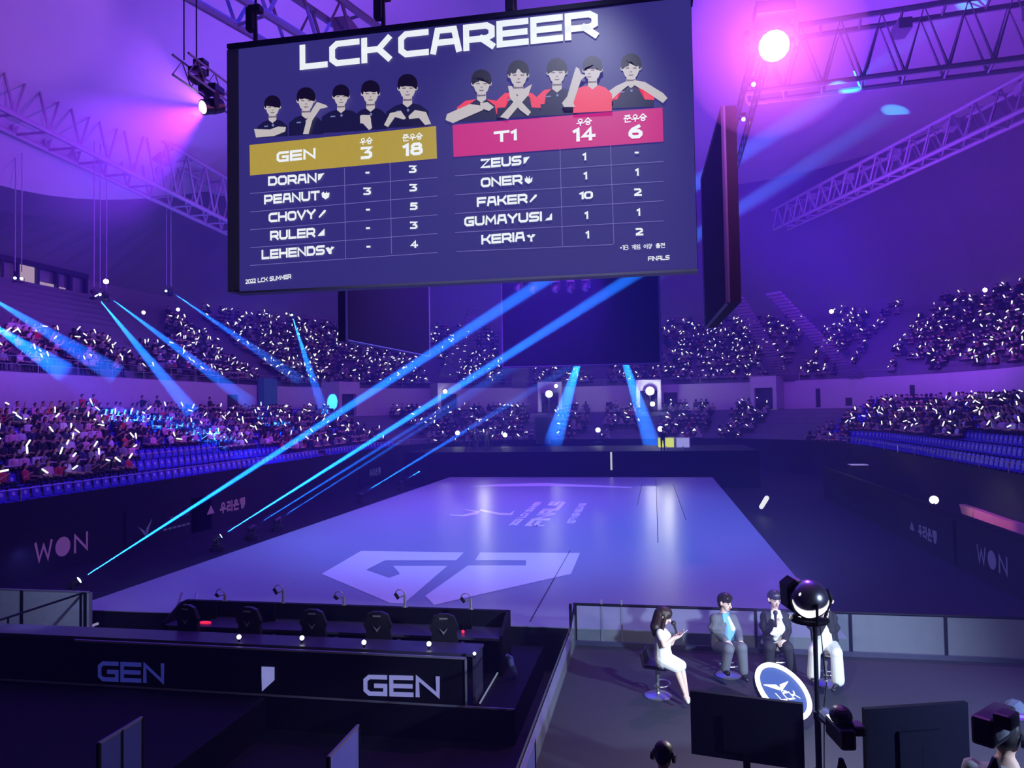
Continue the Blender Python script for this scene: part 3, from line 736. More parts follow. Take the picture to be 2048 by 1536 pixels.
for src, dst, r1, pw, w in (((188, 586, 45.8), (385, 825, 48), 0.55, 500000, 'steeper one of the pair'),
                            ((213, 590, 46.5), (500, 806, 57), 0.6, 500000, 'flatter one of the pair'),
                            ((342, 583, 57), (600, 760, 70), 0.6, 420000, 'single one below the scoreboard caption'),
                            ((583, 628, 82), (655, 852, 70), 0.7, 1100000, 'steep broad one before the upper crowd'),
                            ((-60, 570, 40), (235, 750, 44), 0.7, 200000, 'entering at the edge, upper'),
                            ((-60, 620, 38), (130, 745, 42), 0.7, 200000, 'entering at the edge, lower')):
    beam('azure light beam slanting down over the stands, ' + w, at_d(*src), at_d(*dst), 0.12, r1, pw, flabel='lamp feeding the azure stand beam: ' + w, scale=1.1, fix=src[0] > 0)
for s_, e_, w in (((1180, 650, 52), (1108, 880, 70), 'falling beside the pink stair'), ((1222, 640, 52), (1306, 895, 72), 'falling beside the bright white stand lamp')):
    a = at_y(s_[0], s_[1], 52); beam('azure beam from behind the far blank screen, ' + w, a, at_d(*e_), 0.15, 0.95, 1300000, fix=False)

# lamp light of the two magenta heads
def haze_cone(lab, tgt, r1, dens):
    d = Vector(tgt) - LM; q = MB(); q.tube([d.normalized() * 0.25, d], 0.1, 20, rs=[0.12, r1]); o = q.build('light_cone_haze', hazemat('cone_haze', (0.9, 0.6, 1.0), dens)); o.location = LM; tag(o, lab, 'haze', None, 'stuff')
uc = at_d(230, 105, 26); lc = at_d(180, 330, 26)
haze_cone('faint upper violet cone of haze fanning from the magenta lamp', uc, 1.6, .03); haze_cone('bright lower violet cone of haze fanning from the magenta lamp', lc, 3.0, .03)
spot('magenta_cone_upper', LM + (uc - LM).normalized() * .45, uc, 13000, (0.45, 0.14, 1.0), 22, 0.6, 0.1)
spot('magenta_cone_lower', LM + (lc - LM).normalized() * .45, lc, 34000, (0.26, 0.03, 1.0), 38, 0.6, 0.1)
point('pink_lamp_light', LR + (CP - LR).normalized() * 0.9, 1700, (1.0, 0.20, 1.0), 0.3)

q = MB(); q.ball((0, 0, 0), 2.2, 20, 14); o = q.build('glare_puff', hazemat('glare_haze', (0.9, 0.6, 1.0), 0.05)); o.location = LR; tag(o, 'pink halo of haze and lens glare round the brilliant lamp', 'haze', None, 'stuff')  # added haze ball imitating the lamp's lens glare

for px, py, dd, lens, w in ((200, 589, 47.2, e_lens_white, 'white-lit lamp between the pair of azure lamps over the upper stand'), (332, 582, 58.5, e_lens_blue, 'azure lamp touching the white lamp at the top of the single slanting beam'),
                        (43, 557, 44, e_lens_white, 'white-lit lamp in front of the gallery windows'), (30, 556, 44, e_lens_blue, 'small azure lamp left of the white one in front of the gallery windows'), (573, 627, 84, e_lens_mag, 'violet lamp touching the azure lamp of the steep broad beam')):
    p = at_d(px, py, dd); moving_head(w, p, CP, lens, 0.7)
q = MB()
for px, py, dd in ((188, 586, 45.8), (200, 589, 46.2), (213, 590, 46.5), (342, 583, 57), (333, 582, 57), (43, 557, 44), (30, 556, 44)):
    p = at_d(px, py, dd); o = MB().tube([(0, 0, 0), (0, 0, 9.0)], 0.03, 5).build('hanging_pipe', m_truss); o.location = p + Vector((0, 0, .4)); tag(o, 'thin pipe holding a lamp, %s' % {188: 'above the steeper azure beam', 200: 'between the pair of azure beams', 213: 'above the flatter azure beam', 342: 'above the single slanting beam', 333: 'beside the pipe of the single beam', 43: 'above the white lamp by the gallery', 30: 'above the small azure lamp by the gallery'}[px], 'pipe')

# ================================================================ body modelling: limbs joined into one surface
def limb(mb, a, b, ra, rb, wide=None, k=1.0, seg=12, mid=None):
    """round-ended tapered limb; cross-section stretched k times along 'wide'; mid=(u, r) swells it"""
    a = Vector(a); b = Vector(b); ax = b - a; L = ax.length
    if L < 1e-5: ax = Vector((0, 0, 1)); L = 1e-5
    d = ax / L
    u = Vector(wide) if wide is not None else (Vector((0, 0, 1)) if abs(d.z) < 0.9 else Vector((1, 0, 0)))
    u = (u - d * u.dot(d)); u = u.normalized() if u.length > 1e-4 else d.orthogonal().normalized(); w = d.cross(u)
    st = [(-ra * c, ra * s_) for c, s_ in ((0.98, 0.2), (0.8, 0.6), (0.45, 0.89))] + [(0, ra)]
    if mid: st += [(L * mid[0], mid[1])]
    st += [(L, rb)] + [(L + rb * c, rb * s_) for c, s_ in ((0.45, 0.89), (0.8, 0.6), (0.98, 0.2))]
    vs = []
    for z, r in st:
        for i in range(seg):
            an = 2 * math.pi * i / seg; vs.append(a + d * z + u * (math.cos(an) * r * k) + w * (math.sin(an) * r))
    n = len(st); fs = [(i * seg + j, i * seg + (j + 1) % seg, (i + 1) * seg + (j + 1) % seg, (i + 1) * seg + j) for i in range(n - 1) for j in range(seg)]
    fs += [tuple(reversed(range(seg))), tuple((n - 1) * seg + j for j in range(seg))]
    mb.add(vs, fs)
def fuse(name, mb, voxel, mats, smooth=2, paint=None, decimate=None):
    """all limbs of mb -> one continuous skin"""
    me = mb.mesh(name + '_src', []); o = bpy.data.objects.new(name + '_src', me); COL.objects.link(o)
    r = o.modifiers.new('r', 'REMESH'); r.mode = 'VOXEL'; r.voxel_size = voxel; r.use_smooth_shade = True
    if smooth:
        sm = o.modifiers.new('s', 'SMOOTH'); sm.factor = 0.5; sm.iterations = smooth
    if decimate:
        dm = o.modifiers.new('d', 'DECIMATE'); dm.ratio = decimate
    dg = bpy.context.evaluated_depsgraph_get(); dg.update()
    out = bpy.data.meshes.new_from_object(o.evaluated_get(dg)); out.name = name
    bpy.data.objects.remove(o); bpy.data.meshes.remove(me)
    out.materials.clear()
    for m in (mats if isinstance(mats, (list, tuple)) else [mats]): out.materials.append(m)
    if paint:
        for p in out.polygons: p.material_index = paint(p.center)
    return out
def mesh_obj(name, me, parent=None, label=None):
    o = bpy.data.objects.new(name, me); COL.objects.link(o)
    if parent: o.parent = parent
    if label: o['label'] = label
    return o

# ================================================================ audience
m_skin = mat('skin_crowd', (0.62, 0.40, 0.32), 0.6)
m_hair = mat('hair_black', (0.012, 0.010, 0.012), 0.5)
TOPS = [('black', mat('top_black', (0.015, 0.015, 0.02), 0.8)), ('white', mat('top_white', (0.72, 0.70, 0.74), 0.8)), ('navy', mat('top_navy', (0.03, 0.04, 0.12), 0.8)),
        ('red', mat('top_red', (0.55, 0.04, 0.06), 0.8)), ('pale pink', mat('top_pink', (0.75, 0.42, 0.55), 0.8)), ('grey', mat('top_grey', (0.25, 0.25, 0.28), 0.8))]
m_pants = mat('trousers_dark', (0.02, 0.022, 0.04), 0.85)
# figure faces -Y (towards the stage), seat height 0.43
def seated_meshes(pose):
    b = MB(); c = MB(); h = MB(); L = lambda *a, **k: limb(b, *a, **k)
    lean = (0.0, -0.08, 0.05)[pose]
    hip = Vector((0, 0.02, 0.50)); ch = Vector((0, 0.05 + lean, 0.86)); nk = Vector((0, 0.03 + lean * 1.2, 1.00)); hd = Vector((0, 0.0 + lean * 1.4, 1.15))
    L(hip, ch, 0.12, 0.13, wide=(1, 0, 0), k=1.35); L(ch, nk, 0.10, 0.055, wide=(1, 0, 0), k=1.5); L(nk, hd, 0.05, 0.05)
    L(hd + Vector((0, 0, -0.02)), hd + Vector((0, -0.01, 0.05)), 0.078, 0.09); L(hd + Vector((0, -0.09, -0.01)), hd + Vector((0, -0.095, 0.0)), 0.014, 0.014)
    hands = []
    for s_ in (-1, 1):
        kn = Vector((s_ * 0.13, -0.40, 0.50)); ft = Vector((s_ * 0.13, -0.38, 0.08))
        L((s_ * 0.09, 0, 0.50), kn, 0.085, 0.06); L(kn, ft, 0.058, 0.04); L(ft, ft + Vector((0, -0.14, -0.04)), 0.04, 0.035)
        sh = Vector((s_ * 0.19, 0.04 + lean, 0.92))
        if pose == 1 and s_ == 1: el = sh + Vector((0.10, -0.16, 0.02)); ha = el + Vector((0.0, -0.08, 0.26))
        elif pose == 2: el = sh + Vector((s_ * 0.06, -0.08, -0.26)); ha = Vector((s_ * 0.06, -0.24 + lean, 0.86))
        else: el = sh + Vector((s_ * 0.05, -0.04, -0.28)); ha = Vector((s_ * 0.10, -0.28, 0.62))
        L(sh, el, 0.055, 0.042); L(el, ha, 0.04, 0.03); L(ha, ha + (ha - el).normalized() * 0.07, 0.036, 0.028); hands.append(ha)
        limb(c, sh, sh.lerp(el, 0.8), 0.068, 0.060)
    limb(c, hip + Vector((0, 0, 0.0)), ch, 0.135, 0.148, wide=(1, 0, 0), k=1.35); limb(c, ch, nk - Vector((0, 0, 0.05)), 0.12, 0.06, wide=(1, 0, 0), k=1.5)
    limb(h, hd + Vector((0, 0.025, 0.02)), hd + Vector((0, 0.005, 0.065)), 0.088, 0.096)
    if pose == 2: limb(h, hd + Vector((0, 0.06, 0.0)), hd + Vector((0, 0.07, -0.16)), 0.08, 0.05, wide=(1, 0, 0), k=1.2)
    body = fuse('seated_body', b, 0.022, [m_skin, m_pants], 1, lambda p: 1 if (p.z < 0.58 and p.z > -1 and abs(p.x) < 0.3 and not (p.z > 0.56 and p.y < -0.2)) else 0)
    top = fuse('seated_top', c, 0.024, [TOPS[0][1]], 1)
    hair = fuse('seated_hair', h, 0.02, [m_hair], 1)
    return body, top, hair, hands
POSES = [seated_meshes(i) for i in range(3)]
TOPM = {}
for pi in range(3):
    for ci, (cn, cm) in enumerate(TOPS):
        me = POSES[pi][1].copy(); me.materials.clear(); me.materials.append(cm); TOPM[(pi, ci)] = me

# low figure for the far crowd
def low_figure():
    v = []; f = []; m = []
    def ringbox(c0, s0, c1, s1, mi):
        n = len(v)
        for c, s_ in ((c0, s0), (c1, s1)):
            for dx, dy in ((-1, -1), (1, -1), (1, 1), (-1, 1)): v.append((c[0] + dx * s_[0], c[1] + dy * s_[1], c[2]))
        for a in ((0, 1, 5, 4), (1, 2, 6, 5), (2, 3, 7, 6), (3, 0, 4, 7), (4, 5, 6, 7)): f.append([n + i for i in a]); m.append(mi)
    ringbox((0, 0, 0.42), (0.17, 0.12), (0, 0.02, 0.80), (0.22, 0.13), 0); ringbox((0, 0.02, 0.80), (0.22, 0.13), (0, 0.0, 0.97), (0.10, 0.08), 0)
    ringbox((0, -0.25, 0.40), (0.20, 0.22), (0, -0.25, 0.56), (0.18, 0.2), 2)
    ringbox((0, -0.02, 0.97), (0.05, 0.05), (0, -0.02, 1.06), (0.085, 0.09), 3); ringbox((0, -0.02, 1.06), (0.085, 0.09), (0, -0.02, 1.14), (0.095, 0.10), 3); ringbox((0, 0.0, 1.14), (0.10, 0.105), (0, 0.01, 1.25), (0.06, 0.06), 1)
    ringbox((-0.24, -0.02, 0.62), (0.05, 0.06), (-0.22, 0, 0.92), (0.06, 0.06), 0); ringbox((0.24, -0.02, 0.62), (0.05, 0.06), (0.22, 0, 0.92), (0.06, 0.06), 0)
    ringbox((-0.2, -0.14, 0.60), (0.04, 0.14), (-0.16, -0.16, 0.68), (0.04, 0.14), 3); ringbox((0.2, -0.14, 0.60), (0.04, 0.14), (0.16, -0.16, 0.68), (0.04, 0.14), 3)
    return v, f, m
LV, LF_, LM_ = low_figure()

# seats of the lower tier: blue shells with a pale round number patch
m_seat = mat('seat_blue', (0.04, 0.022, 0.58), 0.4, var=0.05)
m_patch = mat('seat_patch', (0.45, 0.42, 0.75), 0.5)
def seat_mesh():
    q = MB(); q.rbox((0, -0.02, 0.42), (0.44, 0.40, 0.05), 0.02)
    R = Matrix.Rotation(math.radians(-10), 3, 'X'); q.rbox((0, 0.20, 0.66), (0.44, 0.045, 0.46), 0.02, M=R)
    q.box((0, 0.12, 0.2), (0.06, 0.1, 0.4)); q.box((0, 0.1, 0.01), (0.2, 0.2, 0.02))
    q.mi = 1; q.lathe([(0.09, 0), (0.085, 0.006)], (0, 0.175, 0.68), 10, R @ Matrix.Rotation(math.pi / 2, 3, 'X'))
    return q.mesh('seat_shell', [m_seat, m_patch])
SEATM = seat_mesh()

def aisle(t, up=False):
    for a, w in AISLES_U if up else AISLES_L:
        if abs(t - a) < w: return True
    return False
def t_of(px, py, o, z):
    """bowl position seen through a pixel: search"""
    best = min(((ring(t, o, z) - CP).normalized().angle(ray(px, py).normalized()), t) for t in [i * 0.5 for i in range(int(TT * 2))])
    return best[1]
TA = [t_of(850, 760, 18, 12), t_of(505, 770, 14, 10), t_of(1088, 860, 4, 4), t_of(1030, 745, 15, 10), t_of(1600, 720, 16, 10.5), t_of(1780, 700, 17, 12), t_of(240, 690, 16, 11), t_of(1205, 730, 15, 10)]
AISLES_U = [(TA[0], 0.7), (TA[1], 0.8), (TA[3], 0.8), (TA[4], 0.45), (TA[5], 0.6), (TA[6], 1.4), (TA[7], 0.9)]
AISLES_L = [(TA[2], 1.0), (t_of(560, 850, 5, 4), 0.5), (t_of(1430, 850, 5, 4), 0.6), (t_of(770, 860, 5, 4), 2.0), (t_of(1600, 870, 5, 4), 3.0), (t_of(1190, 850, 5, 4), 0.8), (t_of(1300, 850, 5, 4), 1.0)]

def in_view(p, m=60):
    q = RM.transposed() @ (p - CP)
    if q.z > -2: return False
    x = 1024 + FPX * q.x / -q.z; y = 768 - FPX * q.y / -q.z
    return -m < x < 2048 + m and -m < y < 1536 + m
def px_of(p):
    q = RM.transposed() @ (p - CP); return 1024 + FPX * q.x / -q.z, 768 - FPX * q.y / -q.z

people = []; seats = []
for tier, (o0, z0, o1, z1, n) in enumerate(((OL0, ZL0, OL1, ZL1, ROWS_L), (OU0, ZU0, OU1, ZU1, ROWS_U))):
    for i in range(n):
        o, z = row_pos(o0, z0, o1, z1, n, i); t = 2.0
        while t < TT - 2:
            # step so that neighbours sit 0.55 m apart on this row
            k = (ring(t + 0.05, o) - ring(t - 0.05, o)).length / 0.1
            t += 0.56 / max(k, 0.3)
            if t > TT - 2: break
            if aisle(t, tier == 1): continue
            p = ring(t, o, z)
            if not in_view(p): continue
            nn = -rnorm(t); rz = math.atan2(nn.y, nn.x) + math.pi / 2
            px, py = px_of(p + Vector((0, 0, 0.8)))
            if tier == 0:
                if t < LS + 6 or t > TT - LS - 12: seats.append((p, rz, t, i))
                first = 0
                if px < 262: first = 0 if px > 40 else 1
                elif px < 560: first = 3 if px < 440 else 2
                elif px < 800: first = 1
                elif px > 1700: first = 3 if px > 1930 else 2
                if px < 330 and i == 0: continue
                if i < first or rnd.random() < (0.10 if t < LS else 0.22): continue
                if 1225 < px < 1275 and i < 4 and py > 850: continue
            else:
                dens = 0.80
                if px < 330: dens = 0.6 if i < 5 else 0.0
                if i >= n - 2: dens *= 0.6
                if px > 1500: dens *= 0.75
                if 1640 < px < 1860 and py > 700: dens *= 0.45
                if rnd.random() > dens: continue
            people.append((p, rz, t, tier, i))
people.sort(key=lambda a: (a[0] - CP).length)
near, far = people[:300], people[300:]
seats.sort(key=lambda a: (a[0] - CP).length)

def nth(n):
    return '%d%s' % (n, 'th' if 10 <= n % 100 <= 20 else {1: 'st', 2: 'nd', 3: 'rd'}.get(n % 10, 'th'))
WORDS = ['front', 'second', 'third', 'fourth', 'fifth', 'sixth', 'seventh', 'eighth', 'ninth', 'tenth', 'eleventh', 'twelfth', 'thirteenth', 'fourteenth', 'last']
def row_name(tier, i): return WORDS[i] + (' row' if tier == 0 else ' upper row')
def side(t): return 'by the WON board' if t < LS + 8 else ('past the stage' if t < TT - LS - 8 else 'by the orange panel')
def edge_order(items, key):
    """ordinal of each item along its row, counted from the end nearest the camera"""
    rows = {}
    for it in items: rows.setdefault(key(it)[0], []).append(it)
    out = {}
    for k, its in rows.items():
        its.sort(key=lambda it: key(it)[1])
        for n_, it in enumerate(its): out[id(it)] = n_ + 1
    return out
along = lambda t: t if t < TT / 2 else TT - t
order = edge_order(people, lambda a: ((a[3], a[4], side(a[2])), along(a[2])))
for idx, it in enumerate(near):
    p, rz, t, tier, i = it
    pose = rnd.choice((0, 0, 1, 2)); ci = rnd.choices(range(6), (5, 5, 3, 1.2, 3, 3))[0]
    b = mesh_obj('person', POSES[pose][0]); b.location = p + Vector((0, 0, 0.075)); sc_ = rnd.uniform(0.92, 1.05); b.rotation_euler = (0, 0, rz + rnd.uniform(-0.3, 0.3)); b.scale = (sc_,) * 3
    tag(b, '%s top spectator, %s %s, %s from near end' % (TOPS[ci][0], row_name(tier, i), side(t), nth(order[id(it)])), 'person', 'spectators in the %s %s' % (row_name(tier, i), side(t)))
    mesh_obj('top', TOPM[(pose, ci)], b); mesh_obj('hair', POSES[pose][2], b)

rr = random.Random(3)
def xf(p, rz, s=1.0):
    c, s_ = math.cos(rz) * s, math.sin(rz) * s
    return ([[c, -s_, 0], [s_, c, 0], [0, 0, s]], (p[0], p[1], p[2]))
crowd_mats = [mat('far_dimmed_' + n_.replace(' ', '_'), tuple(c_ * 0.3 for c_ in k_), 0.9) for n_, k_ in (('black', (.03, .03, .05)), ('white', (.7, .7, .74)), ('navy', (.08, .1, .3)), ('red', (.5, .06, .1)), ('pink', (.7, .4, .5)), ('grey', (.3, .3, .35)))] + [m_hair, m_pants, m_skin]  # far tops darkened in colour to imitate the dim stands
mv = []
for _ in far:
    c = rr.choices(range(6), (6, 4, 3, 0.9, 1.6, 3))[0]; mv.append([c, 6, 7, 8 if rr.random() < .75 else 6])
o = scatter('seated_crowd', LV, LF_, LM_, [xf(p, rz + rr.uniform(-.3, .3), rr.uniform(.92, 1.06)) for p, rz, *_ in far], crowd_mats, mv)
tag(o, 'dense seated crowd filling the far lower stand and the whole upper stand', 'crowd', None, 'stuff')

sorder = edge_order(seats, lambda a: ((a[3], side(a[2])), along(a[2])))
for k, it in enumerate(seats[:300]):
    p, rz, t, i = it
    o = mesh_obj('arena_seat', SEATM); o.location = p; o.rotation_euler = (0, 0, rz)
    tag(o, 'blue moulded seat, %s %s, %s from near end' % (row_name(0, i), side(t), nth(sorder[id(it)])), 'seat', 'blue seats of the %s %s' % (row_name(0, i), side(t)))
bm = bmesh.new(); bm.from_mesh(SEATM); bmesh.ops.triangulate(bm, faces=bm.faces[:])
sv = [v.co[:] for v in bm.verts]; sf = [[v.index for v in f.verts] for f in bm.faces]; sm_ = [f.material_index for f in bm.faces]; bm.free()
if len(seats) > 300:
    o = scatter('distant_seats', sv, sf, sm_, [xf(p, rz) for p, rz, *_ in seats[300:]], [m_seat, m_patch])
    tag(o, 'further blue seats in rows under and between the spectators', 'seats', None, 'stuff')

# cheering sticks: lit white tubes
e_stick = glow('stick_white', (0.86, 0.90, 1.0), 1.6, False)
m_grip = mat('stick_grip', (0.5, 0.5, 0.6), 0.5)
def stick_mesh(seg=8):
    q = MB(); q.lathe([(0.014, 0.0), (0.036, 0.02), (0.040, 0.16), (0.040, 0.31), (0.022, 0.34)], (0, 0, 0), seg)
    q.mi = 1; q.cyl((0, 0, -0.12), 0.016, 0.12, 6); return q.mesh('cheering_stick', [e_stick, m_grip])
STK = stick_mesh()
def stick_frame(p, rz, r):
    nn = Vector((math.cos(rz - math.pi / 2), math.sin(rz - math.pi / 2), 0)); sd = Vector((-nn.y, nn.x, 0))
    base = Vector(p) + nn * 0.34 + sd * r.uniform(-.25, .25) + Vector((0, 0, r.uniform(0.72, 1.25)))
    d = (Vector((0, 0, 1)) * r.uniform(0.0, 1.0) + sd * r.gauss(0, .7) + nn * r.gauss(0, .35)).normalized()
    return base, d.to_track_quat('Z', 'Y').to_matrix()
holders = [(p, rz, t, tier, i) for (p, rz, t, tier, i) in people if rr.random() < (0.34 if tier == 0 else 0.50)]
horder = edge_order(holders, lambda a: ((a[3], a[4], side(a[2])), along(a[2])))
for it in holders[:300]:
    p, rz, t, tier, i = it
    b_, R = stick_frame(p, rz, rr); o = mesh_obj('cheering_stick', STK)
    o.matrix_world = Matrix.Translation(b_) @ R.to_4x4()
    tl = 'upright' if R.col[2].z > 0.8 else ('slanted' if R.col[2].z > 0.4 else 'flat')
    tag(o, '%s lit white stick, %s %s, %s from near end' % (tl, row_name(tier, i), side(t), nth(horder[id(it)])), 'cheering stick', 'sticks in the %s %s' % (row_name(tier, i), side(t)))
tq = []
q = MB(); q.lathe([(0.05, 0.0), (0.065, 0.16), (0.05, 0.32)], (0, 0, 0), 5)
bm = bmesh.new(); bm.from_mesh(q.mesh('t', [])); bmesh.ops.triangulate(bm, faces=bm.faces[:]); tv = [v.co[:] for v in bm.verts]; tf = [[v.index for v in f.verts] for f in bm.faces]; bm.free()
X = []
for (p, rz, t, tier, i) in holders[300:]:
    b_, R = stick_frame(p, rz, rr); k = rr.uniform(0.5, 1.05)
    X.append(([[R[a][b2] * k for b2 in range(3)] for a in range(3)], tuple(b_)))
o = scatter('cheering_sticks_far', tv, tf, [0] * len(tf), X, [e_stick]); tag(o, 'countless lit white cheering sticks waved all over the far stands', 'cheering sticks', None, 'stuff')
print('PEOPLE', len(people), 'SEATS', len(seats), 'STICKS', len(holders))

# ================================================================ portals, rails, lamps and boards round the bowl
m_door = mat('door_dark', (0.03, 0.03, 0.05), 0.6)
m_green = mat('door_teal', (0.05, 0.28, 0.30), 0.6)
e_lampw = glow('flood_white', (1.0, 1.0, 0.93), 18, False)
def bowl_frame(t):
    n = rnorm(t); return Matrix(((-n.y, n.x, 0), (n.x, n.y, 0), (0, 0, 1))).transposed(), n       # local x along, y outward
def portal(px, lab, w=2.7, lamp=True, ztop=9.0, py=800):
    t = t_of(px, py, 11, 7); R, n = bowl_frame(t); p = ring(t, 10.9, 5.62)
    th = thing('stand_portal', 'pale boxy entrance portal ' + lab, 'portal', p); th.rotation_euler = R.to_euler()
    q = MB(); h = ztop - 5.62
    q.box((-w / 2 + 0.2, 0.75, h / 2), (0.4, 2.6, h)); q.box((w / 2 - 0.2, 0.75, h / 2), (0.4, 2.6, h)); q.box((0, 0.75, h - 0.6), (w - 0.8, 2.6, 1.2)); q.build('portal_wall', m_wallw, th)
    q = MB(); q.box((0, 1.6, (h - 1.2) / 2), (w - 0.8, 0.1, h - 1.2)); q.build('opening', m_door, th)
    return p, n, R
for px, lab in ((890, 'with a single round lamp, beyond the left stage lamps'), (1100, 'next to the pink stair'), (1302, 'behind the tallest white floodlights'), (1537, 'whose floodlight is tinged green'), (664, 'in the left bend, at the foot of the steep broad beam')):
    portal(px, lab)
def floodlamp(name, lab, loc, s, strength_light, post=0.0, grp=None):
    t = thing(name, lab, 'floodlight', loc, group=grp); loc = Vector(loc); d = (CP - loc).normalized(); R = d.to_track_quat('Z', 'Y').to_matrix()
    q = MB(); q.lathe([(0.3 * s, -0.4 * s), (0.5 * s, -0.1 * s), (0.52 * s, 0.0)], (0, 0, 0), 10, R); q.build('lamp_head', m_lampb, t)
    q = MB(); q.lathe([(0.45 * s, 0.0), (0.3 * s, 0.05 * s), (0.02, 0.07 * s)], (0, 0, 0), 12, R); q.build('lens', e_lampw, t)
    if post: q = MB(); q.tube([(0, 0, -0.3 * s), (0, 0, -post)], 0.06, 6); q.box((0, 0, -post + 0.03), (0.7, 0.7, 0.06)); q.build('stand', m_lampb, t)
    if strength_light: point('flood_light', loc + d * (0.6 * s + 0.1), strength_light * 0.18, (0.75, 0.75, 1.0), 0.2)
    return t
for px, py, dist, s, pw, post, lab in ((1098, 788, 83, 0.85, 900, 2.3, 'white floodlight in the portal beside the pink stair'), (1112, 772, 83, 0.4, 0, 0, 'small lamp just above the floodlight of the pink-stair portal'),
        (1300, 782, 82, 1.0, 1600, 2.6, 'largest white floodlight on the portal above the yellow monitor'), (1305, 808, 80, 0.55, 0, 1.0, 'smaller white lamp under the largest floodlight'), (1308, 770, 83, 0.4, 0, 0, 'tiny lamp above the largest floodlight'),
        (1535, 777, 80, 0.75, 500, 2.2, 'white floodlight tinged green on the portal in the far bend'), (1533, 803, 79, 0.4, 0, 0.8, 'small lamp below the greenish floodlight'),
        (890, 783, 82, 0.5, 100, 2.2, 'round lamp in the portal beyond the left stage lamps'), (665, 783, 78, 0.38, 60, 2.0, 'small round lamp where the broad azure beam lands'),
        (1196, 860, 72, 0.5, 150, 1.2, 'round lamp alone in the dark lower stand between two azure beams'), (1321, 858, 72, 0.55, 250, 1.6, 'white lamp right above the yellow monitor'),
        (1010, 870, 72, 0.45, 80, 1.0, 'round yellowish lamp before the far lower stand'), (915, 866, 72, 0.45, 100, 1.0, 'round lamp at the foot of the left end of the far lower stand'),
        (212, 563, 58, 0.42, 20, 0, 'round lamp under the roof above the pair of azure lamps'), (287, 625, 56, 0.28, 0, 0, 'small dot lamp over the dark upper stand'), (356, 619, 60, 0.28, 0, 0, 'small dot lamp right of the one over the dark upper stand'),
        (1663, 623, 84, 0.5, 0, 0, 'small yellowish dot lamp at the top of the far upper stand'), (1970, 580, 58, 0.35, 0, 0, 'dot lamp high above the upper crowd nearest the right edge')):
    floodlamp('floodlight', lab, at_d(px, py, dist), s, pw, post)

# door openings and hatches in the pale concourse wall
for k, px in enumerate((140, 380, 470, 610, 960, 1150, 1215, 1270, 1345, 1378, 1410, 1450, 1585, 1640, 1700, 1745, 1810, 1870)):
    t = t_of(px, 800, 11.2, 7); R, n = bowl_frame(t); p = ring(t, 11.42, 5.65)
    big = px in (1345, 1640, 960, 470, 1810)
    q = MB(); q.box((0, 0, 1.0 if big else 0.55), (1.5 if big else 0.7, 0.12, 1.9 if big else 0.8)); o = q.build('door_%d' % (k + 1), m_door); o.location = p; o.rotation_euler = R.to_euler(); struct(o)
t = t_of(535, 785, 11.0, 7); R, n = bowl_frame(t); q = MB(); q.box((0, 0, 1.7), (2.2, 0.6, 3.6)); o = q.build('door_19', m_green); o.location = ring(t, 10.9, 5.6); o.rotation_euler = R.to_euler(); struct(o)

# stairs: pale flights up the aisles
m_stair = mat('stair_paint', (0.17, 0.14, 0.20), 0.85)
def stairs(t, lo, w, lab):
    o0, z0, o1, z1, n = lo; R, nn = bowl_frame(t); p = ring(t, o0, z0)
    q = MB(); k = n * 2
    for i in range(k):
        a = (o1 - o0) * i / k; h = (z1 - z0) * i / k
        q.box((0, a + (o1 - o0) / k / 2, h + 0.03), (w, (o1 - o0) / k, 0.20))
    o = q.build('aisle_stair', m_stair); o.location = p; o.rotation_euler = R.to_euler(); tag(o, lab, 'stairs')
LOW = (OL0, ZL0, OL1, ZL1, ROWS_L); UPP = (OU0, ZU0, OU1, ZU1, ROWS_U)
stairs(TA[2], LOW, 1.5, 'pink-lit aisle stair running down the far lower stand'); stairs(TA[0], UPP, 2.2, 'curving pale aisle stair right of the black side screen')
stairs(TA[3], UPP, 1.8, 'pale aisle stair below the near corner of the far blank screen'); 
stairs(TA[4], UPP, 1.4, 'dim aisle stair through the upper crowd in the far bend'); stairs(TA[5], UPP, 1.4, 'violet aisle stair with a glittering streak')

# rails
def bowl_rail(name, lab, t0, t1, o, z, h, bars, r=0.025, post=3.0):
    th = thing(name, lab, 'railing', ring((t0 + t1) / 2, o, z)); C0 = th.location
    q = MB(); ts = tlist(t0, t1, 1.5)
    for b in range(bars): q.tube([ring(t, o, z + h * (b + 1) / bars) - C0 for t in ts], r, 5)
    q.build('rail_bar', m_rail, th)
    q = MB()
    for t in tlist(t0, t1, post): p = ring(t, o, z) - C0; q.tube([p, p + Vector((0, 0, h))], r, 5)
    q.build('post', m_rail, th)
bowl_rail('guard_rail', 'thin pale rail along the top of the lower stand above the WON board', 8, LS + 4, 10.1, 5.5, 1.0, 3)
bowl_rail('guard_rail', 'thin pale rail on the front edge right above the WON board', 4, LS + 8, 0.06, 2.9, 0.45, 1)
bowl_rail('guard_rail', 'thin rail along the front of the stand behind the orange lit panel', TT - LS - 8, TT - 10, 0.06, 2.9, 0.45, 1)
bowl_rail('guard_rail', 'thin rail at the foot of the upper stand, left bend and straight', 8, LS + 6, 11.45, 8.5, 0.9, 2)
bowl_rail('guard_rail', 'thin rail at the foot of the upper stand beyond the stage', LS + 8, TT - LS - 8, 11.45, 8.5, 0.7, 1)
bowl_rail('guard_rail', 'thin rail dividing the rows of empty blue seats near the WON board', 10, 46, 3.55, 3.2, 0.75, 1)

